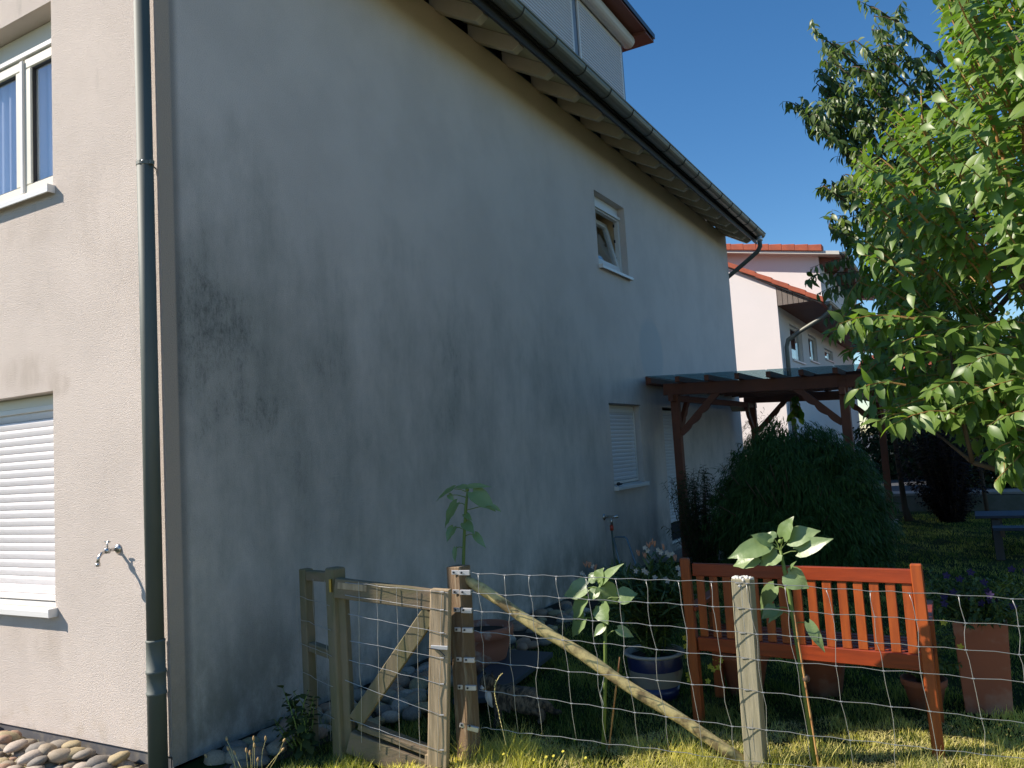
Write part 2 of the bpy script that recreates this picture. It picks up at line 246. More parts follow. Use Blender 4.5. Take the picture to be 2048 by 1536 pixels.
# ------------------------------------------------------------------ object helpers
def tag(o, label=None, cat=None, group=None, kind=None):
    if label: o['label'] = label
    if cat: o['category'] = cat
    if group: o['group'] = group
    if kind: o['kind'] = kind
    return o
GROUPS = {'sunflower': 'young sunflowers by the wire fence', 'terracotta_pot': 'round terracotta pots', 'wall_tap': 'taps on the house walls', 'plant_cane': 'canes beside the sunflowers', 'background_shrub': 'shrubs beyond the garden', 'yellow_flowers': 'yellow flowers behind the bench', 'plant_tie': 'ties on the sunflowers'}
def thing(name, loc, label, cat, group=None):
    group = group or GROUPS.get(name)
    o = bpy.data.objects.new(name, None); C.objects.link(o); o.location = loc; o.empty_display_size = .2
    return tag(o, label, cat, group)
def org(o):
    v = Vector((0, 0, 0))
    while o is not None: v = v + o.location; o = o.parent
    return v
class MB:
    def __init__(s): s.v = []; s.f = []
    def add(s, vs, fs):
        n = len(s.v); s.v += [tuple(x) for x in vs]; s.f += [tuple(i + n for i in f) for f in fs]
    def box(s, a, b):
        (x0, y0, z0), (x1, y1, z1) = a, b
        s.add([(x0, y0, z0), (x1, y0, z0), (x1, y1, z0), (x0, y1, z0), (x0, y0, z1), (x1, y0, z1), (x1, y1, z1), (x0, y1, z1)],
              [(0, 3, 2, 1), (4, 5, 6, 7), (0, 1, 5, 4), (1, 2, 6, 5), (2, 3, 7, 6), (3, 0, 4, 7)]); return s
    def bar(s, p, q, wd, ht, up=(0, 0, 1)):
        """beam from p to q: wd across, ht along up"""
        p = Vector(p); q = Vector(q); d = (q - p).normalized(); up = Vector(up); sx = d.cross(up)
        if sx.length < 1e-4: sx = d.cross(Vector((0, 1, 0)))
        sx.normalize(); u = sx.cross(d).normalized(); vs = []
        for c in (p, q):
            for i, j in ((-1, -1), (1, -1), (1, 1), (-1, 1)): vs.append(c + sx * (i * wd / 2) + u * (j * ht / 2))
        s.add(vs, [(0, 1, 2, 3), (7, 6, 5, 4), (0, 4, 5, 1), (1, 5, 6, 2), (2, 6, 7, 3), (3, 7, 4, 0)]); return s
    def tube(s, pts, r, n=8, cap=True):
        pts = [Vector(p) for p in pts]; rs = r if isinstance(r, (list, tuple)) else [r] * len(pts)
        d = (pts[1] - pts[0]).normalized(); u = d.orthogonal().normalized(); vs = []
        for i, p in enumerate(pts):
            dd = (pts[min(i + 1, len(pts) - 1)] - pts[max(i - 1, 0)]).normalized()
            u = (u - dd * u.dot(dd)); u = u.normalized() if u.length > 1e-5 else dd.orthogonal().normalized(); v = dd.cross(u)
            for k in range(n):
                a = 2 * PI * k / n; vs.append(p + (u * math.cos(a) + v * math.sin(a)) * rs[i])
        fs = [(i * n + k, i * n + (k + 1) % n, (i + 1) * n + (k + 1) % n, (i + 1) * n + k) for i in range(len(pts) - 1) for k in range(n)]
        if cap: fs += [tuple(range(n))[::-1], tuple((len(pts) - 1) * n + k for k in range(n))]
        s.add(vs, fs); return s
    def lathe(s, prof, c, n=20, axis=(0, 0, 1), close=True):
        a = Vector(axis).normalized(); u = a.orthogonal().normalized(); v = a.cross(u); c = Vector(c); vs = []
        for (r, h) in prof:
            for k in range(n):
                t = 2 * PI * k / n; vs.append(c + a * h + (u * math.cos(t) + v * math.sin(t)) * r)
        fs = [(i * n + k, i * n + (k + 1) % n, (i + 1) * n + (k + 1) % n, (i + 1) * n + k) for i in range(len(prof) - 1) for k in range(n)]
        if close: fs += [tuple(range(n))[::-1], tuple((len(prof) - 1) * n + k for k in range(n))]
        s.add(vs, fs); return s
    def prism(s, poly, vec):
        """polygon (3D points) extruded by vec"""
        n = len(poly); vec = Vector(vec); a = [Vector(p) for p in poly]
        s.add(a + [p + vec for p in a], [tuple(range(n))[::-1], tuple(range(n, 2 * n))] + [(i, (i + 1) % n, (i + 1) % n + n, i + n) for i in range(n)]); return s
    def mesh(s, name, off=Vector((0, 0, 0)), bevel=0, smooth=False):
        me = bpy.data.meshes.new(name); me.from_pydata([tuple(Vector(v) - off) for v in s.v], [], s.f)
        bm = bmesh.new(); bm.from_mesh(me); bmesh.ops.recalc_face_normals(bm, faces=bm.faces[:])
        if bevel: bmesh.ops.bevel(bm, geom=[e for e in bm.edges if len(e.link_faces) == 2 and e.calc_face_angle(0) > .5], offset=bevel, segments=1, affect='EDGES', profile=.5)
        bm.to_mesh(me); bm.free()
        if smooth: me.polygons.foreach_set('use_smooth', [True] * len(me.polygons))
        return me
    def build(s, name, m, parent=None, bevel=0, smooth=False, label=None, kind=None):
        o = bpy.data.objects.new(name, s.mesh(name, org(parent), bevel, smooth)); o.data.materials.append(MT[m] if isinstance(m, str) else m)
        C.objects.link(o); o.parent = parent
        if label: o['label'] = label
        if kind: o['kind'] = kind
        return o
def inst(name, me, M, parent):
    """object sharing a mesh, placed by world matrix M under a parent that only translates"""
    o = bpy.data.objects.new(name, me); C.objects.link(o); o.parent = parent
    o.matrix_basis = Matrix.Translation(-org(parent)) @ M; return o
def bulk(name, V, F, Ms, Ts, m, parent=None, tints=None, kind=None):
    """many copies of a small mesh (V verts, F quads/tris of one size) joined into ONE mesh"""
    V = np.asarray(V, float); F = np.asarray(F, int); k = len(Ts); n = len(V); o0 = np.array(org(parent))
    W = np.einsum('kij,nj->kni', np.asarray(Ms, float), V) + np.asarray(Ts, float)[:, None, :] - o0
    FF = (F[None] + (np.arange(k) * n)[:, None, None]).reshape(-1, F.shape[1])
    me = bpy.data.meshes.new(name); me.vertices.add(k * n); me.vertices.foreach_set('co', W.reshape(-1).astype(np.float32))
    me.loops.add(FF.size); me.loops.foreach_set('vertex_index', FF.reshape(-1).astype(np.int32))
    me.polygons.add(len(FF)); me.polygons.foreach_set('loop_start', (np.arange(len(FF)) * F.shape[1]).astype(np.int32))
    me.polygons.foreach_set('use_smooth', np.ones(len(FF), bool))
    me.update(calc_edges=True)
    tv = np.repeat(rng.random(k) if tints is None else np.asarray(tints), n).astype(np.float32)
    at = me.attributes.new('tint', 'FLOAT', 'POINT'); at.data.foreach_set('value', tv)
    ob = bpy.data.objects.new(name, me); me.materials.append(MT[m] if isinstance(m, str) else m); C.objects.link(ob); ob.parent = parent
    if kind: ob['kind'] = kind
    return ob
def frames(D, N):
    """rotation matrices whose x axis is D and z axis near N (arrays k,3)"""
    D = D / np.linalg.norm(D, axis=1, keepdims=True); Yv = np.cross(N, D); l = np.linalg.norm(Yv, axis=1, keepdims=True); Yv = np.where(l > 1e-5, Yv / np.maximum(l, 1e-5), [[0, 1., 0]])
    Zv = np.cross(D, Yv); return np.stack([D, Yv, Zv], axis=2)
def leaf_shape(L, Wd, prof, fold=.25, droop=.25, twist=0):
    """one leaf along +x, blade in xy, midrib folded, tip drooping; prof: half width factors along the midrib"""
    V = []; F = []; n = len(prof)
    for i, h in enumerate(prof):
        t = i / (n - 1); x = L * t * (1 - .12 * droop * t); z = -L * droop * t * t; hw = max(h, .02) * Wd / 2
        up = fold * hw; a = twist * t
        V += [(x, hw * math.cos(a), z + up), (x, 0, z), (x, -hw * math.cos(a), z + up + math.sin(a) * hw)]
    for i in range(n - 1):
        a = 3 * i; F += [(a, a + 3, a + 4, a + 1), (a + 1, a + 4, a + 5, a + 2)]
    return V, F
PROF = (.1, .75, 1., .7, .05); PROF6 = (.08, .62, .95, 1., .78, .42, .02); HEART = (.55, 1., 1.04, .9, .66, .38, .03)
def shape_mesh(name, V, F, m, tint=.5):
    me = bpy.data.meshes.new(name); me.from_pydata(V, [], F); me.materials.append(MT[m]); me.polygons.foreach_set('use_smooth', [True] * len(F))
    at = me.attributes.new('tint', 'FLOAT', 'POINT'); at.data.foreach_set('value', [tint] * len(V)); return me
def wiggle(p, q, amp, n=6):
    p = Vector(p); q = Vector(q); return [p.lerp(q, i / n) + Vector((random.uniform(-amp, amp), random.uniform(-amp, amp), random.uniform(-amp, amp))) * (0 < i < n) for i in range(n + 1)]

# ================================================================== SETTING
def terrain():
    xs = np.concatenate([[-300, -60, -15, -6], np.arange(-3, 8.01, .16), [12, 25, 80, 300]]); ys = np.concatenate([[-300, -60, -15, -6], np.arange(-3, 14.6, .16), [20, 60, 400]])
    V = []; F = []
    for y in ys:
        for x in xs:
            z = .012 * math.sin(3.1 * x + 1.3) * math.cos(2.3 * y) + .008 * math.sin(9 * x + 4 * y) + random.uniform(-.004, .004) if -3 < x < 8 and -3 < y < 14.3 else 0
            V.append((x, y, z))
    w_ = len(xs)
    for j in range(len(ys) - 1):
        for i in range(w_ - 1): F.append((j * w_ + i, j * w_ + i + 1, (j + 1) * w_ + i + 1, (j + 1) * w_ + i))
    b = MB(); b.add(V, F)
    M = mat('lawn_soil', (.018, .036, .008), .95, bump=(40, .7, .02), var=((.10, .095, .035), 1.6, .5, .72), bump2=(150, .8, .01), spec=.1)
    return tag(b.build('lawn', M, smooth=True), kind='structure')
terrain()
# unseen pale ground added to bounce warm light onto the shaded long wall
tag(MB().box((.6, -14, -.05), (30, -.85, .006)).build('added_bounce_ground', mat('pale_bounce_ground', (.36, .32, .27), .95, bump=(120, .8, .01), var=((.34, .29, .22), 20, .4, .65))), kind='structure')
tag(MB().box((0.01, 7.65, -.1), (2.66, 12.75, .045)).build('patio', 'concrete', bevel=.004), kind='structure')
tag(MB().box((-40, 15.0, -.2), (60, 300, .30)).build('street', 'asphalt'), kind='structure')
# low concrete edging wall with a pale coping, behind the lawn
lw = thing('low_wall', (3, 14.8, 0), 'low grey concrete wall edging the back of the lawn', 'wall')
MB().bar((-1, 15.15, .14), (14, 13.75, .14), .3, .3).build('wall_base', mat('old_concrete', (.16, .15, .12), .95, bump=(30, .5, .006), var=((.09, .10, .06), 3, .4, .7)), lw, bevel=.006)
MB().bar((-1, 15.35, .325), (14, 13.95, .325), .7, .05).build('coping', 'concrete', lw, bevel=.004)

# ================================================================== HOUSE
H = thing('house', (0, 0, 0), 'large plastered house with a grimy shaded long wall, sunlit end wall and zinc gutter', 'house')
YE = 13.1; ZT = 5.69
def wall_sheet(u0, u1, z0, z1, holes, fn, nrm, depth_):
    """wall plane with rectangular holes and reveals. fn(u, z, d) -> point d metres inside the wall"""
    b = MB(); us = sorted({u0, u1, *[h[0] for h in holes], *[h[1] for h in holes]}); zs = sorted({z0, z1, *[h[2] for h in holes], *[h[3] for h in holes]})
    us = [u for u in us if u0 <= u <= u1]; zs = [z for z in zs if z0 <= z <= z1]
    for i in range(len(us) - 1):
        for j in range(len(zs) - 1):
            cu = (us[i] + us[i + 1]) / 2; cz = (zs[j] + zs[j + 1]) / 2
            if any(h[0] < cu < h[1] and h[2] < cz < h[3] for h in holes): continue
            b.add([fn(us[i], zs[j], 0), fn(us[i + 1], zs[j], 0), fn(us[i + 1], zs[j + 1], 0), fn(us[i], zs[j + 1], 0)], [(0, 1, 2, 3)])
    for (a, c, lo, hi) in holes:
        for (p, q) in (((a, lo), (a, hi)), ((a, hi), (c, hi)), ((c, hi), (c, lo)), ((c, lo), (a, lo))):
            b.add([fn(*p, 0), fn(*q, 0), fn(*q, depth_), fn(*p, depth_)], [(0, 1, 2, 3)])
    return b
UW = (6.41, 7.45, 3.92, 4.90); LW = (6.41, 7.47, 1.11, 2.14); DR = (8.42, 9.28, .13, 2.14)
fl = lambda u, z, d: (-d, u, z)
fg = lambda u, z, d: (u, d, z)
GU = (-2.45, -1.025, 3.46, 4.70); GL = (-2.45, -1.05, .83, 2.16)
def fix_normals_not(b, name, m, parent):
    # keep winding as given (open sheet); Cycles shades both sides
    return b.build(name, m, parent)
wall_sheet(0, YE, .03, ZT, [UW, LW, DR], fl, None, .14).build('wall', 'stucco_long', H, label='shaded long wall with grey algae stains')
gb = wall_sheet(-9, 0, .085, ZT, [GU, GL], fg, None, .15)
gb.add([(-9, 0, ZT), (0, 0, ZT), (-4.5, 0, ZT + 2.56)], [(0, 1, 2)])
gb.build('wall', 'stucco_gable', H, label='sunlit end wall of cream roughcast render')
b = MB(); b.add([(-9, YE, -.2), (0, YE, -.2), (0, YE, ZT), (-4.5, YE, ZT + 2.56), (-9, YE, ZT)], [(0, 1, 2, 3, 4)]); b.add([(-9, 0, -.2), (-9, YE, -.2), (-9, YE, ZT), (-9, 0, ZT)], [(0, 1, 2, 3)]); b.build('rear_wall', 'stucco_white', H)
# plinths
b = MB(); b.box((-9, .014, -.3), (-.012, .2, .084))
for i in range(330):
    x = -.03 - i * .0075; b.tube([(x, .012, -.15), (x, .012, .082)], .0028, 4, False)
b.build('plinth', 'plinth', H)
b = MB(); b.box((-.2, .02, -.3), (-.012, YE, .0295)); b.build('plinth', 'plinth_dark', H)
# roof planes
def roof_z(x): return 5.93 - .57 * x
b = MB()
b.prism([(.60, -.30, roof_z(.60) - .06), (.60, -.30, roof_z(.60)), (-4.5, -.30, roof_z(-4.5)), (-9.6, -.30, roof_z(.60)), (-9.6, -.30, roof_z(.6) - .06), (-4.5, -.30, roof_z(-4.5) - .06)], (0, YE + .5, 0)); b.build('roof_deck', 'bracket', H); b = MB()
for j in range(17):
    x = .60 - j * .31; b.prism([(x, -.3, roof_z(x) + .002), (x, -.3, roof_z(x) + .035), (x - .3, -.3, roof_z(x - .3) + .004)], (0, YE + .5, 0))
b.build('roof', 'tile', H)
# soffit boards between rafters, rafters tails with chamfered ends
RY = [.35, 1.0, 1.66, 2.33, 3.0, 3.66, 4.33, 4.99, 5.66, 6.32, 6.98, 7.65, 8.31, 8.95, 9.58, 10.2, 10.82, 11.43, 12.03, 12.62, 13.0]
for i in range(len(RY) - 1):
    y0 = RY[i] + .052; y1 = RY[i + 1] - .052
    MB().prism([(.56, y0, roof_z(.56) - .10), (.56, y0, roof_z(.56) - .085), (-.1, y0, roof_z(-.1) - .085), (-.1, y0, roof_z(-.1) - .10)], (0, y1 - y0, 0)).build('soffit_board', 'soffit', H)
for y in RY[:-1] + [12.98]:
    z = lambda x, d: roof_z(x) - d
    pf = [(-.06, z(-.06, .101)), (.505, z(.505, .101)), (.505, z(.505, .165)), (.42, z(.42, .255)), (-.06, z(-.06, .255))]
    MB().prism([(a, y - .05, c) for a, c in pf], (0, .10, 0)).build('rafter', 'rafter', H, bevel=.003)
MB().prism([(.54, -.3, roof_z(.54) - .17), (.565, -.3, roof_z(.54) - .17), (.565, -.3, roof_z(.54) - .062), (.54, -.3, roof_z(.54) - .062)], (0, YE + .5, 0)).build('fascia', 'bracket', H)
# half round gutter
GX, GZ, GR = .668, 5.612, .086
def half_round(x, z, r, y0, y1, n=10):
    b = MB(); ys = [y0, y1]; V = []; 
    for y in ys:
        for rr in (r, r - .004):
            for k in range(n + 1): a = PI + PI * k / n; V.append((x + rr * math.cos(a), y, z + rr * math.sin(a)))
    m_ = n + 1; F = []
    for k in range(n):
        F += [(k, k + 1, 2 * m_ + k + 1, 2 * m_ + k), (m_ + k, 3 * m_ + k, 3 * m_ + k + 1, m_ + k + 1)]
    b.add(V, F); b.tube([(x + r, y0, z + .004), (x + r, y1, z + .004)], .011, 8)
    for y in ys: b.add([(x + r * math.cos(PI + PI * k / n), y, z + r * math.sin(PI + PI * k / n)) for k in range(n + 1)], [tuple(range(n + 1))])
    return b
gut = half_round(GX, GZ, GR, -.34, YE + .12).build('gutter', 'gutter', H, smooth=False)
for y in [.58, 1.24, 1.9, 2.58, 3.27, 3.94, 4.63, 5.31, 6.0, 6.68, 7.36, 8.03, 8.7, 9.36, 10.0, 10.65, 11.28, 11.9, 12.5]:
    b = MB(); pts = [(GX + (GR + .004) * math.cos(PI + PI * k / 10), y, GZ + (GR + .004) * math.sin(PI + PI * k / 10)) for k in range(11)]
    b.tube(pts, .0055, 5); b.build('gutter_bracket', 'bracket', gut)
# outlet at the far end, swan-neck back to the wall
MB().tube([(GX, 13.02, GZ - .05), (GX, 13.02, GZ - .17), (GX, 13.04, GZ - .27), (GX - .07, 13.08, GZ - .36), (.30, 13.16, 5.08), (.02, 13.17, 4.90), (-.32, 13.17, 4.68), (-.40, 13.17, 4.5), (-.40, 13.17, .2)], .044, 12).build('downpipe', 'downpipe', H, smooth=True, label='swan neck downpipe at the far end of the gutter')
MB().lathe([(.062, 0), (.062, .05), (.05, .08), (.05, .12)], (GX, 13.02, GZ - .17), 12).build('outlet', 'clamp', H, smooth=True)
# main downpipe at the near corner
DX, DY = -.036, -.062
dp = MB().lathe([(.045, .62), (.045, 3.36), (.0435, 3.361), (.0435, 7.5)], (DX, DY, 0), 24).build('downpipe', 'downpipe', H, smooth=True, label='grey green downpipe at the near corner')
MB().lathe([(.050, -.1), (.0495, .427), (.052, .429), (.0535, .436), (.052, .443), (.0495, .445), (.0495, .538), (.0525, .541), (.054, .549), (.0525, .557), (.049, .559), (.0485, .703), (.0505, .706), (.051, .712), (.046, .718)], (DX, DY, 0), 24).build('standpipe', 'downpipe', dp, smooth=True)
b = MB(); b.lathe([(.0455, 0), (.048, .002), (.048, .022), (.0455, .024)], (DX, DY, 3.345), 24); b.box((DX + .045, DY - .012, 3.345), (DX + .066, DY + .012, 3.367)); b.tube([(DX, DY + .04, 3.356), (DX, .0, 3.356)], .005, 6)
b.build('pipe_clip', 'gutter', dp, smooth=False); MB().lathe([(.004, 0), (.006, .003), (.001, .006)], (DX + .03, DY - .038, 3.362), 8, (.6, -.8, 0)).build('screw', 'clamp', dp)
# ---- windows in the end wall
def curtain(parent, u0, u1, z0, z1, d, fn, name='curtain'):
    n = int((u1 - u0) / .02); V = []; F = []
    for i in range(n + 1):
        u = u0 + (u1 - u0) * i / n; dd = d + .018 * math.sin(i * 1.15) + .008 * math.sin(i * .37)
        V += [fn(u, z0, dd), fn(u, z1, dd)]
    F = [(2 * i, 2 * i + 2, 2 * i + 3, 2 * i + 1) for i in range(n)]
    b = MB(); b.add(V, F); return b.build(name, 'curtain', parent, smooth=True)
def frame_rect(u0, u1, z0, z1, w_, d0, d1, fn):
    b = MB()
    for (a, c, e, f) in ((u0, u1, z1 - w_, z1), (u0, u1, z0, z0 + w_), (u0, u0 + w_, z0 + w_, z1 - w_), (u1 - w_, u1, z0 + w_, z1 - w_)):
        p = fn(a, e, d0); q = fn(c, f, d1); b.box([min(p[i], q[i]) for i in range(3)], [max(p[i], q[i]) for i in range(3)])
    return b
def box_fn(b, u0, u1, z0, z1, d0, d1, fn):
    p = fn(u0, z0, d0); q = fn(u1, z1, d1); b.box([min(p[i], q[i]) for i in range(3)], [max(p[i], q[i]) for i in range(3)]); return b
u0, u1, z0, z1 = GU
w1 = frame_rect(u0, u1, z0 + .02, z1 - .16, .055, .115, .18, fg).build('window', 'pvc_cream', H, bevel=.004, label='cream framed window with two sashes and pale curtains')
box_fn(MB(), u0 + .01, u1 - .003, z1 - .157, z1 - .003, .13, .16, fg).build('shutter_box', 'pvc_cream', w1, bevel=.004)
box_fn(MB(), u0 + .01, u1 - .01, z1 - .20, z1 - .165, .09, .114, fg).build('shutter_rail', 'pvc', w1, bevel=.003)
for (a, c) in ((u0 + .05, -1.545), (-1.505, u1 - .05)):
    frame_rect(a, c, z0 + .07, z1 - .212, .07, .10, .165, fg).build('sash', 'pvc_cream', w1, bevel=.006)
    frame_rect(a + .071, c - .071, z0 + .142, z1 - .284, .007, .112, .135, fg).build('gasket', 'rubber', w1)
    box_fn(MB(), a + .072, c - .072, z0 + .143, z1 - .285, .128, .132, fg).build('pane', 'glass', w1)
box_fn(MB(), -1.544, -1.506, z0 + .08, z1 - .22, .085, .16, fg).build('mullion', 'pvc', w1, bevel=.006)
curtain(w1, u0 + .02, u1 - .01, z0 + .03, z1 - .05, .185, fg)
box_fn(MB(), u0, u1, z0, z1, .30, .32, fg).build('room_back', 'dark', w1)
def sill(parent, u0, u1, z, out, fn, m='sill', back=.13):
    b = MB(); e = .012
    pts = [(-out, -.035), (-out, 0), (-out + .004, .004), (back, .028), (back, .018), (-out + .012, -.006), (-out + .012, -.035)]
    n = len(pts); V = [fn(u0 - e, z + p[1], p[0]) for p in pts] + [fn(u1 + e, z + p[1], p[0]) for p in pts]
    b.add(V, [tuple(range(n)), tuple(range(n, 2 * n))[::-1]] + [(i, (i + 1) % n, (i + 1) % n + n, i + n) for i in range(n)])
    for u in (u0 - e - .006, u1 + e): 
        box_fn(b, u, u + .008, z - .036, z + .016, -out - .003, 0, fn)
    return b.build('sill', m, parent, bevel=.0015)
sill(w1, u0, u1 + .004, z0 - .012, .048, fg)
def shutter(parent, u0, u1, z0, z1, d, fn, n, m='slat', bulge=.007, name='slat'):
    h = (z1 - z0) / n; out = []
    prof = [(0, 0), (-.35, .12), (-.75, .35), (-1, .6), (-.75, .84), (-.3, .95), (0, .955)]
    me = None
    for i in range(n):
        z = z0 + i * h; V = []
        for u in (u0, u1): V += [fn(u, z + q * h, d + p * bulge) for p, q in prof] + [fn(u, z + .955 * h, d + .006), fn(u, z, d + .006)]
        k = len(prof) + 2; b = MB(); b.add(V, [tuple(range(k)), tuple(range(k, 2 * k))[::-1]] + [(j, (j + 1) % k, (j + 1) % k + k, j + k) for j in range(k)])
        if me is None: me = b.mesh(name, org(parent), smooth=False); me.materials.append(MT[m]); base = z
        o = bpy.data.objects.new(name, me); C.objects.link(o); o.parent = parent; o.location = (0, 0, z - base)
u0, u1, z0, z1 = GL
w2 = frame_rect(u0, u1, z0 + .02, z1 - .07, .035, .085, .15, fg).build('roller_shutter', 'pvc', H, bevel=.003, label='closed white roller shutter in the sunlit end wall')
box_fn(MB(), u0 + .004, u1 - .004, z1 - .069, z1 - .003, .11, .15, fg).build('shutter_box', 'pvc_cream', w2)
box_fn(MB(), u0, u1, z0, z1, .16, .18, fg).build('room_back', 'dark', w2)
box_fn(MB(), u0 + .036, u1 - .036, z0 + .056, z0 + .11, .10, .125, fg).build('end_bar', 'slat', w2, bevel=.004)
shutter(w2, u0 + .036, u1 - .036, z0 + .112, z1 - .10, .112, fg, 21)
sill(w2, u0, u1 + .004, z0 - .014, .055, fg)
# ---- upper window of the long wall, tilted open
u0, u1, z0, z1 = UW
w3 = frame_rect(u0, u1, z0 + .02, z1 - .13, .06, .085, .15, fl).build('window', 'pvc', H, bevel=.004, label='small upper window tilted open in the shaded wall')
box_fn(MB(), u0 + .003, u1 - .003, z1 - .128, z1 - .003, .10, .14, fl).build('shutter_box', 'pvc', w3, bevel=.004)
box_fn(MB(), u0 + .01, u1 - .01, z1 - .17, z1 - .13, .06, .084, fl).build('shutter_rail', 'pvc', w3, bevel=.003)
b = frame_rect(u0 + .055, u1 - .055, z0 + .075, z1 - .185, .07, -.03, .03, lambda u, z, d: (-d, u, z))
T = Matrix.Translation((-.12, 0, z0 + .08)) @ Matrix.Rotation(math.radians(-13), 4, 'Y') @ Matrix.Translation((0, 0, -(z0 + .08)))
b.v = [tuple(T @ Vector(v)) for v in b.v]; sash = b.build('sash', 'pvc', w3, bevel=.004)
b = MB(); box_fn(b, u0 + .126, u1 - .126, z0 + .146, z1 - .256, -.003, .003, fl); b.v = [tuple(T @ Vector(v)) for v in b.v]; b.build('pane', 'glass', w3)
for z in (z0 + .25, z0 + .5, z0 + .72): MB().box((-.155, u1 - .075, z), (-.135, u1 - .058, z + .04)).build('hinge_fitting', 'darkmetal', w3)
MB().box((-.8, u0 - .3, z0 - .3), (-.78, u1 + .3, z1 + .3)).build('room_back', 'dark', w3)
b = MB(); b.box((-.78, u0 - .02, z0 - .02), (-.16, u0, z1)); b.box((-.78, u1, z0), (-.16, u1 + .02, z1)); b.box((-.78, u0, z1 - .1), (-.16, u1, z1 - .08)); b.box((-.78, u0, z0 - .02), (-.16, u1, z0)); b.build('room_sides', 'stucco_cream', w3)
sill(w3, u0, u1 + .004, z0 - .014, .06, fl)
# ---- lower window, shutter closed
u0, u1, z0, z1 = LW
w4 = frame_rect(u0, u1, z0 + .02, z1 - .06, .035, .08, .14, fl).build('roller_shutter', 'pvc', H, bevel=.003, label='closed grey white roller shutter in the shaded wall')
box_fn(MB(), u0 + .003, u1 - .003, z1 - .059, z1 - .003, .09, .14, fl).build('shutter_box', 'pvc', w4)
box_fn(MB(), u0, u1, z0, z1, .15, .17, fl).build('room_back', 'dark', w4)
shutter(w4, u0 + .036, u1 - .036, z0 + .06, z1 - .07, .10, fl, 18, 'slat_grey', .010)
sill(w4, u0, u1 + .004, z0 - .014, .06, fl)
b = MB(); b.box((-.002, LW[0] - .005, LW[3] + .001), (.012, LW[1] + .02, LW[3] + .012)); b.build('drip_edge', 'darkmetal', w4)
# ---- patio door shutter
u0, u1, z0, z1 = DR
w5 = frame_rect(u0, u1, z0, z1 - .04, .035, .06, .12, fl).build('patio_door', 'pvc', H, bevel=.003, label='narrow patio door with its shutter lowered behind the pergola post')
shutter(w5, u0 + .036, u1 - .036, z0 + .30, z1 - .06, .08, fl, 34, 'slat_grey', .010)
box_fn(MB(), u0 + .036, u1 - .036, z0 + .036, z0 + .298, .095, .115, fl).build('pane', 'dark', w5)
# ---- dormer
dm = MB(); dm.box((-3.2, 4.2, 6.0), (-.30, 8.70, 8.02)); dm = dm.build('dormer', 'dormer_trim', H, label='dormer with closed roller shutters')
for (a, c) in ((4.35, 6.76), (6.94, 8.58)):
    frame_rect(a, c, 6.3, 7.84, .05, .0, .05, lambda u, z, d: (-.27 - d * .5, u, z)).build('shutter_frame', 'pvc', dm, bevel=.003)
    n = 32; b = MB(); h = 1.46 / n
    for i in range(n):
        z = 6.33 + i * h; b.prism([(-.289, a + .05, z), (-.266, a + .05, z + h * .25), (-.266, a + .05, z + h * .6), (-.289, a + .05, z + h * .88)], (0, c - a - .1, 0))
    o = b.build('shutter_slats', 'slat_grey', dm); o['kind'] = 'stuff'
MB().tube([(-.20, 4.2, 7.93), (-.20, 8.74, 7.93)], .105, 18).build('shutter_box', 'dormer_box', dm, smooth=False)
b = MB(); b.prism([(-3.4, 4.0, 8.6), (-3.4, 4.0, 8.66), (.12, 4.0, 8.12), (.12, 4.0, 8.04)], (0, 5.1, 0)); b.build('dormer_roof', 'darkmetal', dm)
b = MB(); b.prism([(-.1, 4.0, 8.065), (.10, 4.0, 8.03), (.10, 4.0, 8.01), (-.29, 4.0, 8.075), (-.29, 4.0, 8.09)], (0, 5.08, 0)); b.build('dormer_soffit', 'redboard', dm)
MB().box((-3.0, 8.71, 7.98), (.10, 9.08, 8.03)).build('dormer_soffit', 'redboard', dm)

# ---- tap on the sunlit wall
t = thing('wall_tap', (-.43, 0, 1.188), 'small chrome tap sticking out of the sunlit end wall', 'tap')
MB().lathe([(.030, 0), (.030, .004), (.022, .012), (.013, .016)], (-.43, 0, 1.19), 16, (0, -1, 0)).build('flange', 'chrome', t, smooth=True)
b = MB(); b.tube([(-.43, -.01, 1.19), (-.43, -.075, 1.19)], .0105, 12); b.lathe([(.013, 0), (.0165, .004), (.0165, .028), (.011, .032)], (-.43, -.068, 1.172), 12); b.tube([(-.43, -.078, 1.186), (-.43, -.105, 1.176), (-.43, -.122, 1.155), (-.43, -.126, 1.128)], [.010, .009, .009, .010], 10); b.lathe([(.0125, 0), (.0125, .018)], (-.43, -.126, 1.108), 12)
b.build('tap_body', 'chrome', t, smooth=True)
b = MB(); b.tube([(-.43, -.068, 1.20), (-.43, -.068, 1.236)], .0045, 8); b.tube([(-.452, -.068, 1.238), (-.408, -.068, 1.238)], .005, 8); b.build('tap_handle', 'chrome', t, smooth=True)
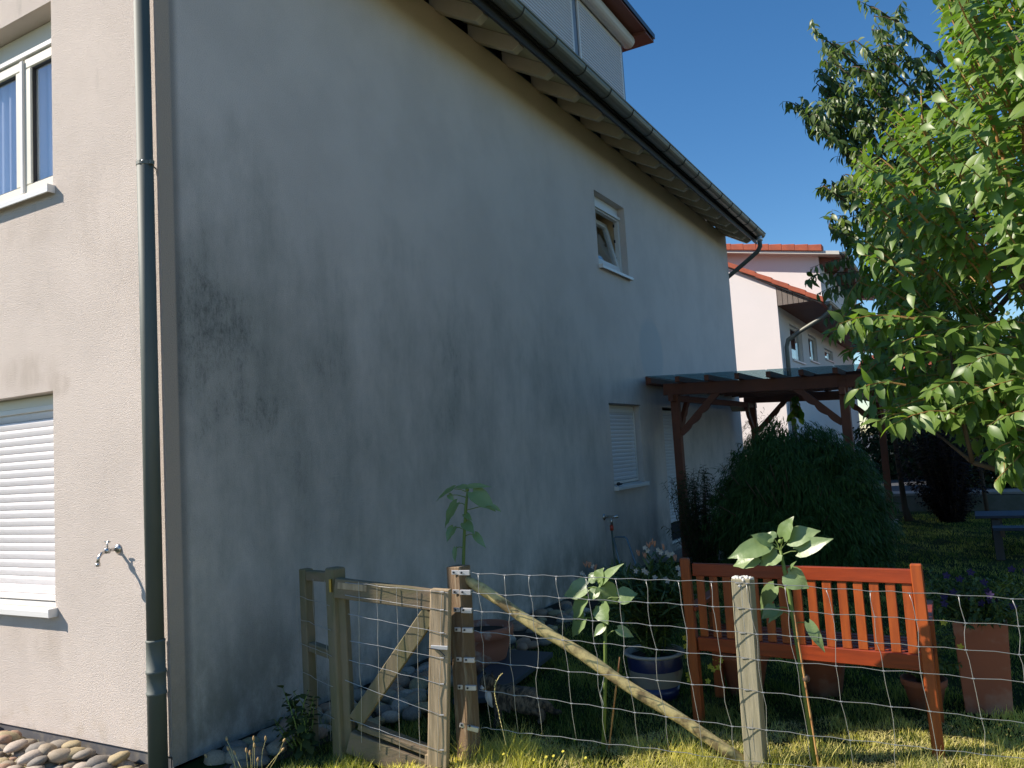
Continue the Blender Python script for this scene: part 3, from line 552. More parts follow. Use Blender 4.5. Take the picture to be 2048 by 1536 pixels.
# ---- tap with hose at the shaded wall
q = onx(1208, 1034, 0)
t = thing('wall_tap', (0, q.y, q.z), 'tap with a red hose coupling low on the shaded wall', 'tap')
MB().lathe([(.04, 0), (.04, .006), (.028, .016), (.018, .02)], (0, q.y, q.z), 16, (1, 0, 0)).build('flange', 'chrome', t, smooth=True)
MB().tube([(.01, q.y, q.z), (.12, q.y, q.z), (.18, q.y, q.z + .002)], [.016, .02, .017], 12).build('tap_body', 'chrome', t, smooth=True)
MB().tube([(.09, q.y, q.z - .01), (.09, q.y, q.z - .10)], .016, 12).build('spout', 'chrome', t, smooth=True)
MB().tube([(.09, q.y, q.z - .10), (.09, q.y, q.z - .16)], .022, 12).build('hose_coupling', 'red', t, smooth=True)
hz = q.z
tag(MB().tube([(.09, q.y, hz - .162), (.092, q.y, hz - .32), (.10, q.y, hz - .5), (.11, q.y, .12), (.16, q.y + .03, .03), (.35, q.y - .2, .02), (.5, q.y - .8, .02)], .0125, 8).build('garden_hose', 'hose', smooth=True), 'grey green garden hose hanging from the low wall tap', 'hose')
# hose trolley
t = thing('hose_trolley', (.45, 5.55, 0), 'blue grey tubular handle frame of a hose trolley in front of the wall', 'hose trolley')
pa = ony(1228, 1074, 5.55); pb = ony(1252, 1074, 5.55); pc = ony(1272, 1130, 5.45); pd = ony(1240, 1130, 5.45)
ta = Vector((pd.x - .04, 5.4, .1)); tb = Vector((pc.x + .1, 5.4, .1))
MB().tube([ta, pd, pa + Vector((-.004, 0, -.02)), pa + Vector((.015, 0, 0)), pb + Vector((-.015, 0, 0)), pb + Vector((.01, 0, -.025)), pc, tb], .011, 10).build('handle', 'trolley', t, smooth=True)
MB().lathe([(.15, -.01), (.15, 0), (.06, .01), (.06, .18), (.15, .19), (.15, .2)], ((ta + tb) / 2 + Vector((-.1, 0, .08))), 20, (1, 0, 0)).build('reel', 'hose', t)
for s in (ta, tb): MB().lathe([(.07, -.012), (.07, .012)], (s.x, s.y, .07), 16, (1, 0, 0)).build('wheel', 'rubber', t)
# small dark thing on the window sill
q = onx(1230, 968, .02)
t = tag(MB().tube([(.035, LW[0] + .03, LW[2] + .025), (.035, LW[0] + .15, LW[2] + .025)], [.018, .012], 10).lathe([(.02, 0), (.024, .02), (.014, .03)], (.035, LW[0] + .05, LW[2] + .02), 10).build('hose_nozzle', 'rubber', smooth=True), 'small dark hose nozzle lying on the lower window sill', 'nozzle')

# ================================================================== PERGOLA
PG = thing('pergola', (1.4, 10, 0), 'brown timber pergola with a glass roof against the house', 'pergola')
PX = [.37, 2.56]; PYS = [7.92, 12.55]
for x in PX:
    for y in PYS: MB().box((x - .055, y - .055, .045), (x + .055, y + .055, 2.27)).build('post', 'pergola', PG, bevel=.004)
def beam(p, q, w_=.09, h=.16): return MB().bar(p, q, w_, h).build('beam', 'pergola', PG, bevel=.004)
def slope(x): return -.045 * x
for y in PYS: beam((.22, y, 2.365 + slope(.2)), (2.85, y, 2.365 + slope(2.8)))
for x in PX: MB().bar((x, 7.72, 2.24 + slope(x)), (x, 12.75, 2.24 + slope(x)), .07, .09).build('beam', 'pergola', PG, bevel=.004)
MB().box((.005, 7.8, 2.44), (.05, 12.75, 2.56)).build('wall_plate', 'pergola', PG)
for i in range(8):
    x = .12 + i * .40
    MB().bar((x, 7.60, 2.485 + slope(x)), (x, 12.85, 2.485 + slope(x)), .06, .075).build('rafter', 'pergola', PG, bevel=.003)
    if i < 7:
        b = MB(); zz = 2.531 + slope(x + .2); b.prism([(x + .012, 7.48, 2.527 + slope(x)), (x + .388, 7.48, 2.527 + slope(x + .4)), (x + .388, 7.48, 2.539 + slope(x + .4)), (x + .012, 7.48, 2.539 + slope(x))], (0, 5.4, 0)); b.build('roof_panel', 'canopy', PG)
for i in range(8):
    y = 8.4 + i * .52; MB().box((.25, y, 2.36), (2.75, y + .05, 2.40)).build('batten', 'pergola', PG)
def brace(p, q, w_=.055):
    """corner brace with a scalloped lower edge; p low on the post, q under the beam"""
    p = Vector(p); q = Vector(q); d = (q - p); L_ = d.length; d.normalize(); up = Vector((0, 0, 1)); n = d.cross(Vector((0, 1, 0)) if abs(d.x) > abs(d.y) else Vector((1, 0, 0))).normalized()
    if n.z > 0: n = -n
    top = [p - n * .045, q - n * .045]; low = []; K = 36
    for i in range(K + 1):
        t_ = i / K; s_ = abs(math.sin(t_ * PI * 4)); amp = .022 * (1 - abs(2 * t_ - 1)) + .008; low.append(q.lerp(p, t_) + n * (.03 + amp * s_))
    side = Vector((0, 1, 0)) if abs(d.x) > abs(d.y) else Vector((1, 0, 0))
    MB().prism([v - side * w_ / 2 for v in top + low], side * w_).build('brace', 'pergola', PG)
for y in PYS:
    brace((.42, y, 1.72), (1.0, y, 2.29)); brace((2.51, y, 1.72), (1.93, y, 2.27))
for x in PX:
    for (y, s) in ((7.92, 1), (12.55, -1)): brace((x, y + .05 * s, 1.72), (x, y + .6 * s, 2.25))
for x, y in ((.37, 8.02), (2.56, 12.45)): MB().box((x - .02, y + .0, 1.75), (x + .02, y + .012, 2.19)).build('bare_strip', 'perg_light', PG)
MB().prism([(.10, 12.05, 2.12), (.42, 12.05, 2.10), (.42, 12.05, 2.26), (.05, 12.05, 2.26)], (0, .03, 0)).build('end_board', 'perg_light', PG)

# ================================================================== NEIGHBOUR HOUSE
YN = 17.8
NB = thing('neighbour_house', (0, YN, .3), 'white plastered house with red tiled verge behind the pergola', 'house')
fn_ = lambda u, z, d: (-d, u, z)
holes = []
for (a, c, zt, zb) in ((1578, 1601, 643, 724), (1615, 1631, 663, 724), (1648, 1664, 691, 723)):
    ya = onx(a, zt, .0).y; yb = onx(c, zt, .0).y; ym = (ya + yb) / 2; holes.append((ya, yb, onx(c, zb, 0).z, onx(a, zt + 4, 0).z))
YB = 33.
def nroof(x): return 5.48 - .566 * x
wall_sheet(YN, YB, .3, 5.3, holes, fn_, None, .15).build('wall', 'stucco_white', NB)
b = MB(); b.add([(-9, YN, .3), (0, YN, .3), (0, YN, 5.35), (-4.5, YN, nroof(-4.5)), (-9, YN, 5.35)], [(0, 1, 2, 3, 4)]); b.build('wall', 'stucco_white', NB)
for (a, c, lo, hi) in holes:
    f = frame_rect(a, c, lo, hi, .07, .08, .13, fn_).build('window', 'pvc', NB); box_fn(MB(), a + .07, c - .07, lo + .07, hi - .07, .10, .11, fn_).build('pane', 'glass', f); box_fn(MB(), a, c, lo, hi, .2, .22, fn_).build('room_back', 'dark', f)
    sill(f, a, c, lo - .01, .05, fn_)
# boxed eave clad in vertical boards
ZS = 4.88; XE = 1.02
n = 8
for i in range(n):
    x0 = .02 + i * (XE - .02) / n; x1 = x0 + (XE - .02) / n - .012
    MB().prism([(x0, YN - .02, ZS), (x1, YN - .02, ZS), (x1, YN - .02, nroof(x1) - .09), (x0, YN - .02, nroof(x0) - .09)], (0, .03, 0)).build('cladding_board', mat('grey_cladding', (.20, .165, .14), .85, bump=(10, .4, .003, Z1)) if i == 0 else bpy.data.materials['grey_cladding'], NB)
MB().box((.0, YN + .02, ZS), (XE, YB, ZS + .03)).build('soffit', 'pergola', NB)
b = MB(); b.prism([(XE + .06, YN - .12, nroof(XE + .06) - .08), (XE + .06, YN - .12, nroof(XE + .06)), (-4.5, YN - .12, nroof(-4.5)), (-10, YN - .12, nroof(1)), (-10, YN - .12, nroof(1) - .08), (-4.5, YN - .12, nroof(-4.5) - .08)], (0, YB - YN, 0)); b.build('roof', 'tile', NB)
MB().prism([(XE + .05, YN - .14, nroof(XE + .05) - .11), (XE + .05, YN - .14, nroof(XE + .05) - .04), (-4.5, YN - .14, nroof(-4.5) - .04), (-4.5, YN - .14, nroof(-4.5) - .11)], (0, .02, 0)).build('verge_board', 'bracket', NB)
k = 0; x = XE + .10
while x > -2.2:
    xa = x; xb = x - .40
    MB().prism([(xa, YN - .19, nroof(xa) - .06), (xa, YN - .19, nroof(xa) + .075), (xb, YN - .19, nroof(xb) + .045), (xb, YN - .19, nroof(xb) - .08)], (0, .30, 0)).build('roof_tile', 'tile', NB, bevel=.012); x -= .385
half_round(XE + .16, nroof(XE + .1) - .03, .075, YN - .05, YB - .2, 6).build('gutter', 'gutter', NB)
MB().tube([(XE + .16, YN + .3, 4.83), (XE + .14, YN + .3, 4.62), (XE + .0, YN + .3, 4.5), (.42, YN + .3, 4.2), (.13, YN + .3, 4.02), (.08, YN + .3, 3.85), (.08, YN + .3, .4)],   .055, 10).build('downpipe', 'gutter', NB, smooth=True)
# its dormer: side wall and low roof
YD = 19.0
def dtop(x): return ony(1550, 505, YD).z + (-.19) * (x - ony(1550, 505, YD).x)
xr = ony(1639, 540, YD).x
b = MB(); b.prism([(xr, YD, 4.9), (xr, YD, dtop(xr) - .04), (-4, YD, dtop(-4) - .04), (-4, YD, 4.9)], (0, 8, 0)); nd = b.build('dormer', 'stucco_white', NB, label='white dormer with a low red tiled roof')
b = MB(); b.prism([(xr + .55, YD - .35, dtop(xr + .55) - .09), (xr + .55, YD - .35, dtop(xr + .55)), (-4, YD - .35, dtop(-4)), (-4, YD - .35, dtop(-4) - .09)], (0, 8.7, 0)); b.build('dormer_roof', 'dormer_box', nd)
x = xr + .16
while x > -2.6:
    MB().prism([(x, YD - .40, dtop(x) - .02), (x, YD - .40, dtop(x) + .16), (x - .33, YD - .40, dtop(x - .33) + .14), (x - .33, YD - .40, dtop(x - .33) - .02)], (0, .3, 0)).build('roof_tile', 'tile', nd, bevel=.012); x -= .325
for i in range(9):
    y = YD + .1 + i * .8; MB().prism([(xr, y, dtop(xr) - .36), (xr, y, dtop(xr) - .10), (xr + .5, y, dtop(xr + .5) - .10), (xr + .5, y, dtop(xr + .5) - .22)], (0, .1, 0)).build('rafter', 'redboard', nd)
b = half_round(xr + .62, dtop(xr + .6) - .02, .07, YD - .3, YD + 8, 6); b.tube([(xr + .6, YD + .2, dtop(xr + .6) - .08), (xr + .5, YD + .2, dtop(xr + .6) - .4), (xr + .1, YD + .2, dtop(xr + .6) - .7)], .05, 8); b.build('gutter', 'gutter', nd)
MB().box((xr, YD + .6, 5.6), (xr + .02, YD + 3, dtop(xr) - .6)).build('window', 'pvc', nd)
# cream house further back
CH = thing('cream_house', (4, 34, .3), 'cream rendered house with orange roof far behind the pergola', 'house')
MB().box((.4, 34, .3), (9, 42, 3.9)).build('wall', 'stucco_cream', CH)
b = MB(); b.prism([(-.1, 33.5, 3.9), (9.5, 33.5, 3.9), (9.5, 37.9, 5.0), (-.1, 37.9, 5.0)], (0, 0, .12)); b.add([(-.1, 42.4, 3.9), (9.5, 42.4, 3.9), (9.5, 38, 5.0), (-.1, 38, 5.0)], [(0, 1, 2, 3)]); b.build('roof', 'tile', CH)
for x in (2.2, 4.6, 7): 
    f = MB().box((x, 33.97, 1.3), (x + 1, 34.02, 2.6)).build('window', 'pvc', CH); MB().box((x + .08, 33.955, 1.38), (x + .92, 33.968, 2.52)).build('pane', 'glass', f)

# ================================================================== FENCE, GATE
F1 = Vector((1.42, .735, 0)); F2 = Vector((2.826, 1.136, 0)); fd = (F2 - F1).normalized(); fnm = Vector((fd.y, -fd.x, 0)); F3 = F1 + fd * 3.35
FN = thing('wire_fence', F1, 'galvanised wire mesh fence on wooden posts across the lawn', 'fence')
def fpt(px, py, off=0.): return onplane(px, py, F1 + fnm * off, fnm)
b = MB(); b.bar((F1.x, F1.y, -.1), (F1.x - .012, F1.y + .01, 1.01), .10, .09, (fd.x * .9 + fnm.x * .35, fd.y * .9 + fnm.y * .35, 0)); b.build('post', 'post_dark', FN, bevel=.004, label='rough brown end post')
MB().bar((F2.x, F2.y, -.1), (F2.x + .01, F2.y, .915), .095, .085, (fnm.x * .93 - fd.x * .28, fnm.y * .93 - fd.y * .28, 0)).build('post', 'post_grey', FN, bevel=.004, label='grey middle post with a lichen crusted top')
b = MB()
for _ in range(46):
    a_ = random.uniform(0, 6.28); r_ = .047 * math.sqrt(random.random()); zz_ = .915 - (random.random() ** 3 * .035 if r_ > .038 else 0); b.lathe([(.002, -.006), (.008, -.002), (.007, .004), (.002, .008)], (F2.x + .01 + r_ * math.cos(a_) * 1.02, F2.y + r_ * math.sin(a_) * .95, zz_), 6, (random.uniform(-.4, .4), random.uniform(-.4, .4), 1))
b.build('lichen_crust', 'lime', FN)
MB().bar((F3.x, F3.y, -.1), (F3.x, F3.y, .85), .09, .08, (fnm.x, fnm.y, 0)).build('post', 'post_grey', FN, bevel=.01)
pa = F1 + Vector((.02, -.01, .945)); pb = Vector((2.80, 1.08, .02)) + fnm * -.02
b = MB(); n = 14; pts = [pa.lerp(pb, i / n) + Vector((0, 0, .006 * math.sin(i * 1.3))) + fnm * (-.03) for i in range(n + 1)]
b.tube(pts, [.022] + [.030 + .002 * math.sin(i * 2.1) for i in range(1, n + 1)], 9); b.build('brace_pole', 'lichen', FN, smooth=True)
zp1 = [.982, .880, .786, .683, .528, .384, .190]; zp2 = [.896, .774, .655, .534, .383, .203, .045]; zp3 = [.745, .62, .495, .37, .172, .02, -.05]
def wz(k, s):
    L1 = (F2 - F1).length; L2 = (F3 - F1).length
    return zp1[k] + (zp2[k] - zp1[k]) * s / L1 if s < L1 else zp2[k] + (zp3[k] - zp2[k]) * (s - L1) / (L2 - L1)
tops = [962, 1014, 1063, 1116, 1175, 1233, 1293, 1357, 1422, 1492, 1568, 1648, 1736, 1812, 1910, 2015]
vs_ = []
for px in tops:
    s = 0
    for it in range(4):
        p = F1 + fd * s; py = proj(Vector((p.x, p.y, wz(0, s))))[1]; s = (fpt(px, py) - F1).dot(fd)
    vs_.append(s)
while vs_[-1] < 3.2: vs_.append(vs_[-1] + .155)
off0 = fnm * .055
jit = [[random.uniform(-.012, .014) for _ in range(7)] for _ in vs_]
jz = [[random.uniform(-.006, .006) for _ in range(7)] for _ in vs_]
def knot(i, k):
    s = vs_[i] + .016 * k * (.3 if i < 3 else 1) * .5 + jit[i][k] * (k > 0); return F1 + fd * s + off0 + Vector((0, 0, wz(k, s) + jz[i][k] * .5))
for k in range(7):
    s0 = .055 if k < 5 else .09
    pts = [F1 + fd * s0 + off0 + Vector((0, 0, wz(k, s0)))]
    for i in range(len(vs_)):
        kn = knot(i, k)
        if (kn - pts[-1]).length > .05: mid = pts[-1].lerp(kn, .55) + Vector((0, 0, .006 if i % 1 == 0 else -.003)); pts += [mid]
        pts.append(kn)
    MB().tube(pts, .0019, 5).build('horizontal_wire', 'steel', FN, smooth=True)
for i in range(len(vs_)):
    ks = [knot(i, k) for k in range(7)]; pts = [ks[0] + Vector((0, 0, .002))]
    if ks[6].z < .0: ks = ks[:6]
    for a, c in zip(ks[:-1], ks[1:]):
        w_ = random.uniform(-.008, .008) * (c - a).length * 8
        pts += [a.lerp(c, .35) + fd * w_ + fnm * .002, a.lerp(c, .7) + fd * w_ * .6, c]
    MB().tube(pts, .00155, 5).build('stay_wire', 'steel', FN, smooth=True)
b = MB()
for i in range(len(vs_)):
    for k in range(6): p = knot(i, k); b.tube([p - fd * .006, p + fd * .008], .0036, 5)
b.build('wire_knots', 'steel', FN, kind='stuff')
for k in range(7):
    z = wz(k, 0) + .002; p = F1 + fnm * .047 + Vector((0, 0, z)); tilt = Vector((0, 0, random.uniform(-.006, .0))) if k < 6 else Vector((0, 0, -.022))
    cl = MB().bar(p - fd * .03, p + fd * .015 + tilt * .4, .004, .024).bar(p + fd * .015 + tilt * .4 + fnm * .006, p + fd * .075 + tilt + fnm * .006, .017, .026).build('wire_clamp', 'clamp', FN, bevel=.002)
    b = MB()
    for s in (-.018, .03): b.lathe([(.0058, 0), (.0058, .004), (.003, .005)], p + fd * s + fnm * (.002 if s < 0 else .0148), 8, fnm)
    b.build('bolt', 'darkmetal', cl)
# ties of the wires to the middle post
b = MB()
for k in range(6):
    z = wz(k, (F2 - F1).length); p = F2 + Vector((0, 0, z)) + fnm * .04; b.tube([p - fd * .03, p + fnm * .006, p + fd * .03], .0025, 5)
b.tube([F2 + fnm * .043 + Vector((0, 0, .90))] + [F2 + fnm * .043 + fd * random.uniform(-.006, .012) + Vector((0, 0, z)) for z in (.8, .7, .6, .5, .4, .3, .2, .1, .03)], .0015, 5)
b.build('wire_staples', 'steel', FN)

# side panel between house and gate
HG = Vector((.776, .487, 0)); LP = Vector((.434, .60, 0)); pdv = (HG - LP).normalized(); pn = Vector((pdv.y, -pdv.x, 0))
SP = thing('fence_panel', LP, 'narrow mossy wooden fence panel between house wall and gate', 'fence')
MB().bar(LP + Vector((0, 0, -.1)), LP + Vector((0, 0, 1.0)), .07, .06, pn).build('post', 'mossy', SP, bevel=.006)
MB().bar(HG + Vector((-.01, 0, -.1)), HG + Vector((-.015, 0, 1.03)), .085, .085, pn).build('post', 'mossy', SP, bevel=.008, label='gate hanging post')
MB().bar(LP + pdv * .04 + Vector((0, 0, .965)), HG - pdv * .055 + Vector((0, 0, .975)), .05, .055).build('rail', 'mossy_x', SP, bevel=.004)
MB().bar(LP + pdv * .04 + Vector((0, 0, .56)), HG - pdv * .055 + Vector((0, 0, .55)), .05, .05).build('rail', 'mossy_x', SP, bevel=.004)
for z in (.85, .72, .58, .42, .25): MB().tube(wiggle(LP + pn * .045 - pdv * .03 + Vector((0, 0, z)), HG + pn * .055 + Vector((0, 0, z - .02)), .004), .0016, 5).build('horizontal_wire', 'steel', SP)
for s in (-.035, .17, .30): MB().tube(wiggle(LP + pn * .047 + pdv * s + Vector((0, 0, .96)), LP + pn * .047 + pdv * s + Vector((0, 0, .1)), .005), .0014, 5).build('stay_wire', 'steel', SP)
# closed gate, its free end sagging a little, between the hanging post and the end post
ga = Vector((.815, .495, 0)); GE = Vector((1.285, .625, 0)); gd = (GE - ga).normalized(); gn = Vector((gd.y, -gd.x, 0)); GW = (GE - ga).length
GT = thing('gate', ga, 'narrow wooden garden gate with wire mesh, diagonal board and a sunlit latch stile', 'gate')
def gp_(px, py, d=.0): return onplane(px, py, ga + gn * d, gn)
def gbar(a, c, w_, h_, d, name, m, bev=.004, **k):
    p = gp_(*a, d); q_ = gp_(*c, d); u = gn.cross((q_ - p).normalized()); return MB().bar(p, q_, w_, h_, u).build(name, m, GT, bevel=bev, **k)
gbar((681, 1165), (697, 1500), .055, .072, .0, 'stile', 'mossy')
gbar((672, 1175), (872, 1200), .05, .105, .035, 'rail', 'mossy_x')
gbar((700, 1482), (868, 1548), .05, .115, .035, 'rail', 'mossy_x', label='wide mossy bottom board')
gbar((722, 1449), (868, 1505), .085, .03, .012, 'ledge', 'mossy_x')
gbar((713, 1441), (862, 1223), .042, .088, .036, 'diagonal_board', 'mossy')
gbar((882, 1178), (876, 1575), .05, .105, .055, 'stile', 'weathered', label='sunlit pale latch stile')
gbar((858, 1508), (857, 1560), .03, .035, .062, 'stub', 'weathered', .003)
gbar((675, 1171), (733, 1177), .003, .034, .062, 'strap_hinge', 'weathered', .001)
gbar((661, 1158), (662, 1184), .022, .012, .055, 'hinge', 'brass', .001)
for (a, c) in (((690, 1165), (896, 1186)), ((690, 1190), (896, 1222)), ((697, 1228), (892, 1268)), ((700, 1282), (890, 1318)), ((698, 1320), (888, 1370)), ((690, 1360), (884, 1432)), ((700, 1440), (880, 1502))):
    MB().tube(wiggle(gp_(*a, .066), gp_(*c, .086), .003, 9), .0015, 5).build('horizontal_wire', 'steel', GT)
for x in (717, 754, 793, 834): MB().tube(wiggle(gp_(x, 1160 + (x - 690) * .14, .066), gp_(x + 6, 1475 + (x - 690) * .4, .068), .004, 9), .0013, 5).build('stay_wire', 'steel', GT)
MB().tube(wiggle(gp_(884, 1180, .084), gp_(874, 1570, .084), .004, 9), .0015, 5).build('stay_wire', 'steel', GT)
gbar((862, 1294), (896, 1296), .012, .02, .09, 'latch', 'clamp', .002)
MB().tube([gp_(855, 1296, .10), gp_(878, 1300, .10), gp_(890, 1312, .10)], .003, 6).build('latch_bolt', 'darkmetal', GT)
b = MB()
for y in (1186, 1222, 1268, 1318, 1370, 1432, 1502): p = gp_(882, y - 2, .086); b.tube([p - gd * .006, p + gd * .016], .0036, 5)
b.build('wire_knots', 'steel', GT, kind='stuff')

# ================================================================== BENCH
BN = thing('garden_bench', (3.0, 1.7, 0), 'reddish brown varnished slatted wooden bench seen from behind', 'bench')
BR = Vector((3.605, 1.57, 0)); BL = Vector((2.385, 1.675, 0)); bx = (BR - BL).normalized(); by = Vector((-.03, 1, 0)); BW = (BR - BL).length
q = lambda s, d, z: BL + bx * s + by * d + Vector((0, 0, z))
for s in (0, BW):
    pf = [(-.04, 0), (.03, 0), (.05, .42), (.02, .93), (-.02, .93), (-.022, .45)]
    MB().prism([q(s - .028 - z * .018, d, z) for d, z in pf], bx * .056).build('back_post', 'bench_z', BN, bevel=.006)
MB().bar(q(.028, .012, .865), q(BW - .028, .012, .865), .032, .072).build('top_rail', 'bench_x', BN, bevel=.004)
MB().bar(q(.028, .014, .445), q(BW - .028, .014, .445), .034, .078).build('lower_rail', 'bench_x', BN, bevel=.004)
ns = 15
for i in range(ns):
    s = .028 + (BW - .056) * (i + .5) / ns; MB().bar(q(s, .016, .485), q(s, .014, .83), .046, .014, by).build('slat', 'bench_z', BN, bevel=.002) if 0 else MB().bar(q(s, .016, .485), q(s, .014, .83), .014, .046, bx).build('slat', 'bench_z', BN, bevel=.002)
for i in range(7):
    d = .09 + i * .068; MB().bar(q(.0, d, .44), q(BW, d, .44), .048, .018).build('seat_slat', 'bench_x', BN, bevel=.002)
for s in (0, BW):
    MB().bar(q(s, .50, 0), q(s, .50, .62), .055, .055, by).build('front_leg', 'bench_z', BN, bevel=.004)
    MB().bar(q(s, -.0, .64), q(s, .54, .64), .065, .028).build('armrest', 'bench_x', BN, bevel=.004)
    MB().bar(q(s, .03, .40), q(s, .48, .40), .034, .05).build('side_rail', 'bench_x', BN, bevel=.003)
for s in (BW * .33, BW * .66): MB().bar(q(s, .03, .415), q(s, .5, .415), .03, .028).build('seat_bearer', 'bench_x', BN)
MB().bar(q(.0, .50, .40), q(BW, .50, .40), .03, .05).build('front_rail', 'bench_x', BN, bevel=.003)

# ================================================================== PICNIC TABLE
ta = onz(1950, 1027, .75); tb = onz(1985, 1049, .45)
Tx = 4.15; Ty = 9.4
ta = Vector((3.93, 10.2, 0)); 
pt = onz(1950, 1030, .75)
PT = thing('picnic_table', (4.9, 9.0, 0), 'dark blue grey wooden picnic table with attached bench on the lawn', 'picnic table')
# long axis along x, left end visible; find y where the left end shows at pixel 1950
yT = 8.9; xT = ony(1950, 1032, yT).x; yB = 8.15; xB = ony(1985, 1054, yB).x
zT = ony(1950, 1032, yT).z; zB = ony(1985, 1056, yB).z
for i in range(5): MB().box((xT, yT + i * .135, zT - .035), (xT + 1.8, yT + i * .135 + .125, zT)).build('table_board', 'tabletop', PT, bevel=.004)
for i in range(2):
    for y in (yB, yT + 1.15): MB().box((xB, y + i * .135, zB - .035), (xB + 1.75, y + i * .135 + .125, zB)).build('bench_board', 'tabletop', PT, bevel=.004)
for xx in (xT + .22, xT + 1.55):
    MB().bar((xx, yT + .1, zT - .04), (xx, yB - .05, .0), .045, .09, (1, 0, 0)).build('leg', 'bark', PT); MB().bar((xx, yT + .55, zT - .04), (xx, yT + 1.25, .0), .045, .09, (1, 0, 0)).build('leg', 'bark', PT)
    MB().bar((xx + .05, yB, zB - .07), (xx + .05, yT + 1.4, zB - .07), .04, .08).build('cross_bar', 'bark', PT); MB().bar((xx + .05, yT, zT - .07), (xx + .05, yT + .66, zT - .07), .04, .06).build('cross_bar', 'bark', PT)

# ================================================================== POTS
def pot(name, c, prof, m, label, cat='plant pot', n=28):
    t = thing(name, c, label, cat); MB().lathe(prof, c, n, close=True).build('pot_body', m, t, smooth=True); return t
c = Vector((.62, 2.20, 0)); 
PO = pot('terracotta_pot', c, [(.13, 0), (.19, .20), (.205, .27), (.225, .275), (.23, .33), (.222, .345), (.20, .345), (.195, .29)], 'terracotta_old', 'weathered round terracotta pot by the wall behind the gate post')
MB().lathe([(.01, .31), (.195, .30)], c, 24, close=False).build('soil', 'soil', PO)
c = Vector((2.02, 2.0, 0)); ctr = onz(1315, 1395, 0); c = Vector((ctr.x, ctr.y, 0))
# glazed bowl: rim 0.36 m wide
gp = thing('glazed_pot', c, 'blue and cream glazed pot with a worn rim holding the oleander', 'plant pot')
MB().lathe([(.10, 0), (.135, .01), (.15, .09)], c, 28).build('foot_band', 'glaze_blue', gp, smooth=True)
MB().lathe([(.15, .0905), (.168, .15), (.172, .19)], c, 28, close=False).build('middle_band', 'glaze_white', gp, smooth=True)
MB().lathe([(.172, .1905), (.175, .245), (.17, .27)], c, 28, close=False).build('upper_band', 'glaze_blue', gp, smooth=True)
MB().lathe([(.17, .27), (.192, .278), (.196, .288), (.185, .296), (.16, .29), (.155, .26)], c, 28, close=False).build('rim', 'rim', gp, smooth=True)
MB().lathe([(.01, .265), (.156, .262)], c, 24, close=False).build('soil', 'soil', gp)
OC = c
c = onz(1978, 1418, 0); PQ = thing('terracotta_planter', c, 'tall square terracotta planter with purple petunias right of the bench', 'planter')
b = MB(); w0, w1_ = .115, .135; hh = .50
b.add([(c.x + sx * w_, c.y + sy * w_, z) for w_, z in ((w0, 0), (w1_, hh), (w1_ - .02, hh), (w1_ - .02, hh - .05)) for sx, sy in ((-1, -1), (1, -1), (1, 1), (-1, 1))],
      [(3, 2, 1, 0)] + [(a * 4 + i, a * 4 + (i + 1) % 4, a * 4 + 4 + (i + 1) % 4, a * 4 + 4 + i) for a in range(3) for i in range(4)]); b.build('planter_body', 'terracotta', PQ, bevel=.003)
MB().box((c.x - .114, c.y - .114, hh - .08), (c.x + .114, c.y + .114, hh - .045)).build('soil', 'soil', PQ)
PC = c
# dark slab
s4 = [onz(*p, .11) for p in [(905, 1398), (985, 1394), (1106, 1304), (1010, 1298)]]
tag(MB().prism([Vector((p.x, p.y, .075)) for p in s4], (0, 0, .035)).build('slate_slab', 'slab', bevel=.004), 'dark slate slab lying on the ground beside the terracotta pot', 'slab')

# ================================================================== STONES
sm = []
for i in range(12):
    bm = bmesh.new(); bmesh.ops.create_icosphere(bm, subdivisions=2, radius=1); sd = rng.random(6) * 6
    for v in bm.verts:
        p = v.co; k = 1 + .10 * math.sin(2.1 * p.x + sd[0]) + .09 * math.sin(2.7 * p.y + sd[1]) + .08 * math.sin(3.1 * p.z + sd[2]) + .05 * math.sin(5 * p.x * p.y + sd[3])
        v.co = p * k; v.co.z *= .72 + .1 * math.sin(sd[4])
    me = bpy.data.meshes.new('cobblestone'); bm.to_mesh(me); bm.free(); me.materials.append(STONES[i % 6]); me.polygons.foreach_set('use_smooth', [True] * len(me.polygons)); sm.append(me)
def stone(x, y, z, r, parent, el=1.35):
    M = Matrix.Translation((x, y, z)) @ Matrix.Rotation(random.uniform(0, 6.3), 4, 'Z') @ Matrix.Rotation(random.uniform(-.35, .35), 4, 'Y') @ Matrix.Diagonal((r * el, r, r * random.uniform(.75, 1), 1))
    inst('cobblestone', random.choice(sm), M, parent)
def bed(name, xs, ys, outline, m):
    b = MB(); b.prism([(x, y, -.05) for x, y in outline], (0, 0, .065)); o = b.build(name, m); return tag(o, kind='structure')
GBd = bed('pebble_bed', 0, 0, [(-3.2, -1.0), (-.16, -1.0), (-.16, .01), (-3.2, .01)], 'soil')
pl = []
def scatter(n, fn, rmin, rmax, parent, zb, el=1.35, lim=.8):
    k = 0; tries = 0
    while k < n and tries < n * 60:
        tries += 1; x, y = fn(); r = random.uniform(rmin, rmax)
        if any((x - a) ** 2 + (y - c_) ** 2 < (lim * (r + d)) ** 2 for a, c_, d in pl): continue
        pl.append((x, y, r)); stone(x, y, zb + r * .35, r, parent, el); k += 1
scatter(130, lambda: (random.uniform(-2.3, -.22), random.uniform(-.55, -.045)), .035, .062, GBd, .0)
scatter(60, lambda: (random.uniform(-2.3, -.22), random.uniform(-.5, -.05)), .022, .032, GBd, .0, lim=.7)
for _ in range(26): stone(random.uniform(-1.9, -.3), random.uniform(-.3, -.06), random.uniform(.05, .075), random.uniform(.04, .058), GBd)
SBd = bed('stone_bed', 0, 0, [(.012, .02), (.42, .1), (.6, 1.2), (.62, 3.4), (.35, 5.2), (.012, 5.3)], 'soil')
pl = []
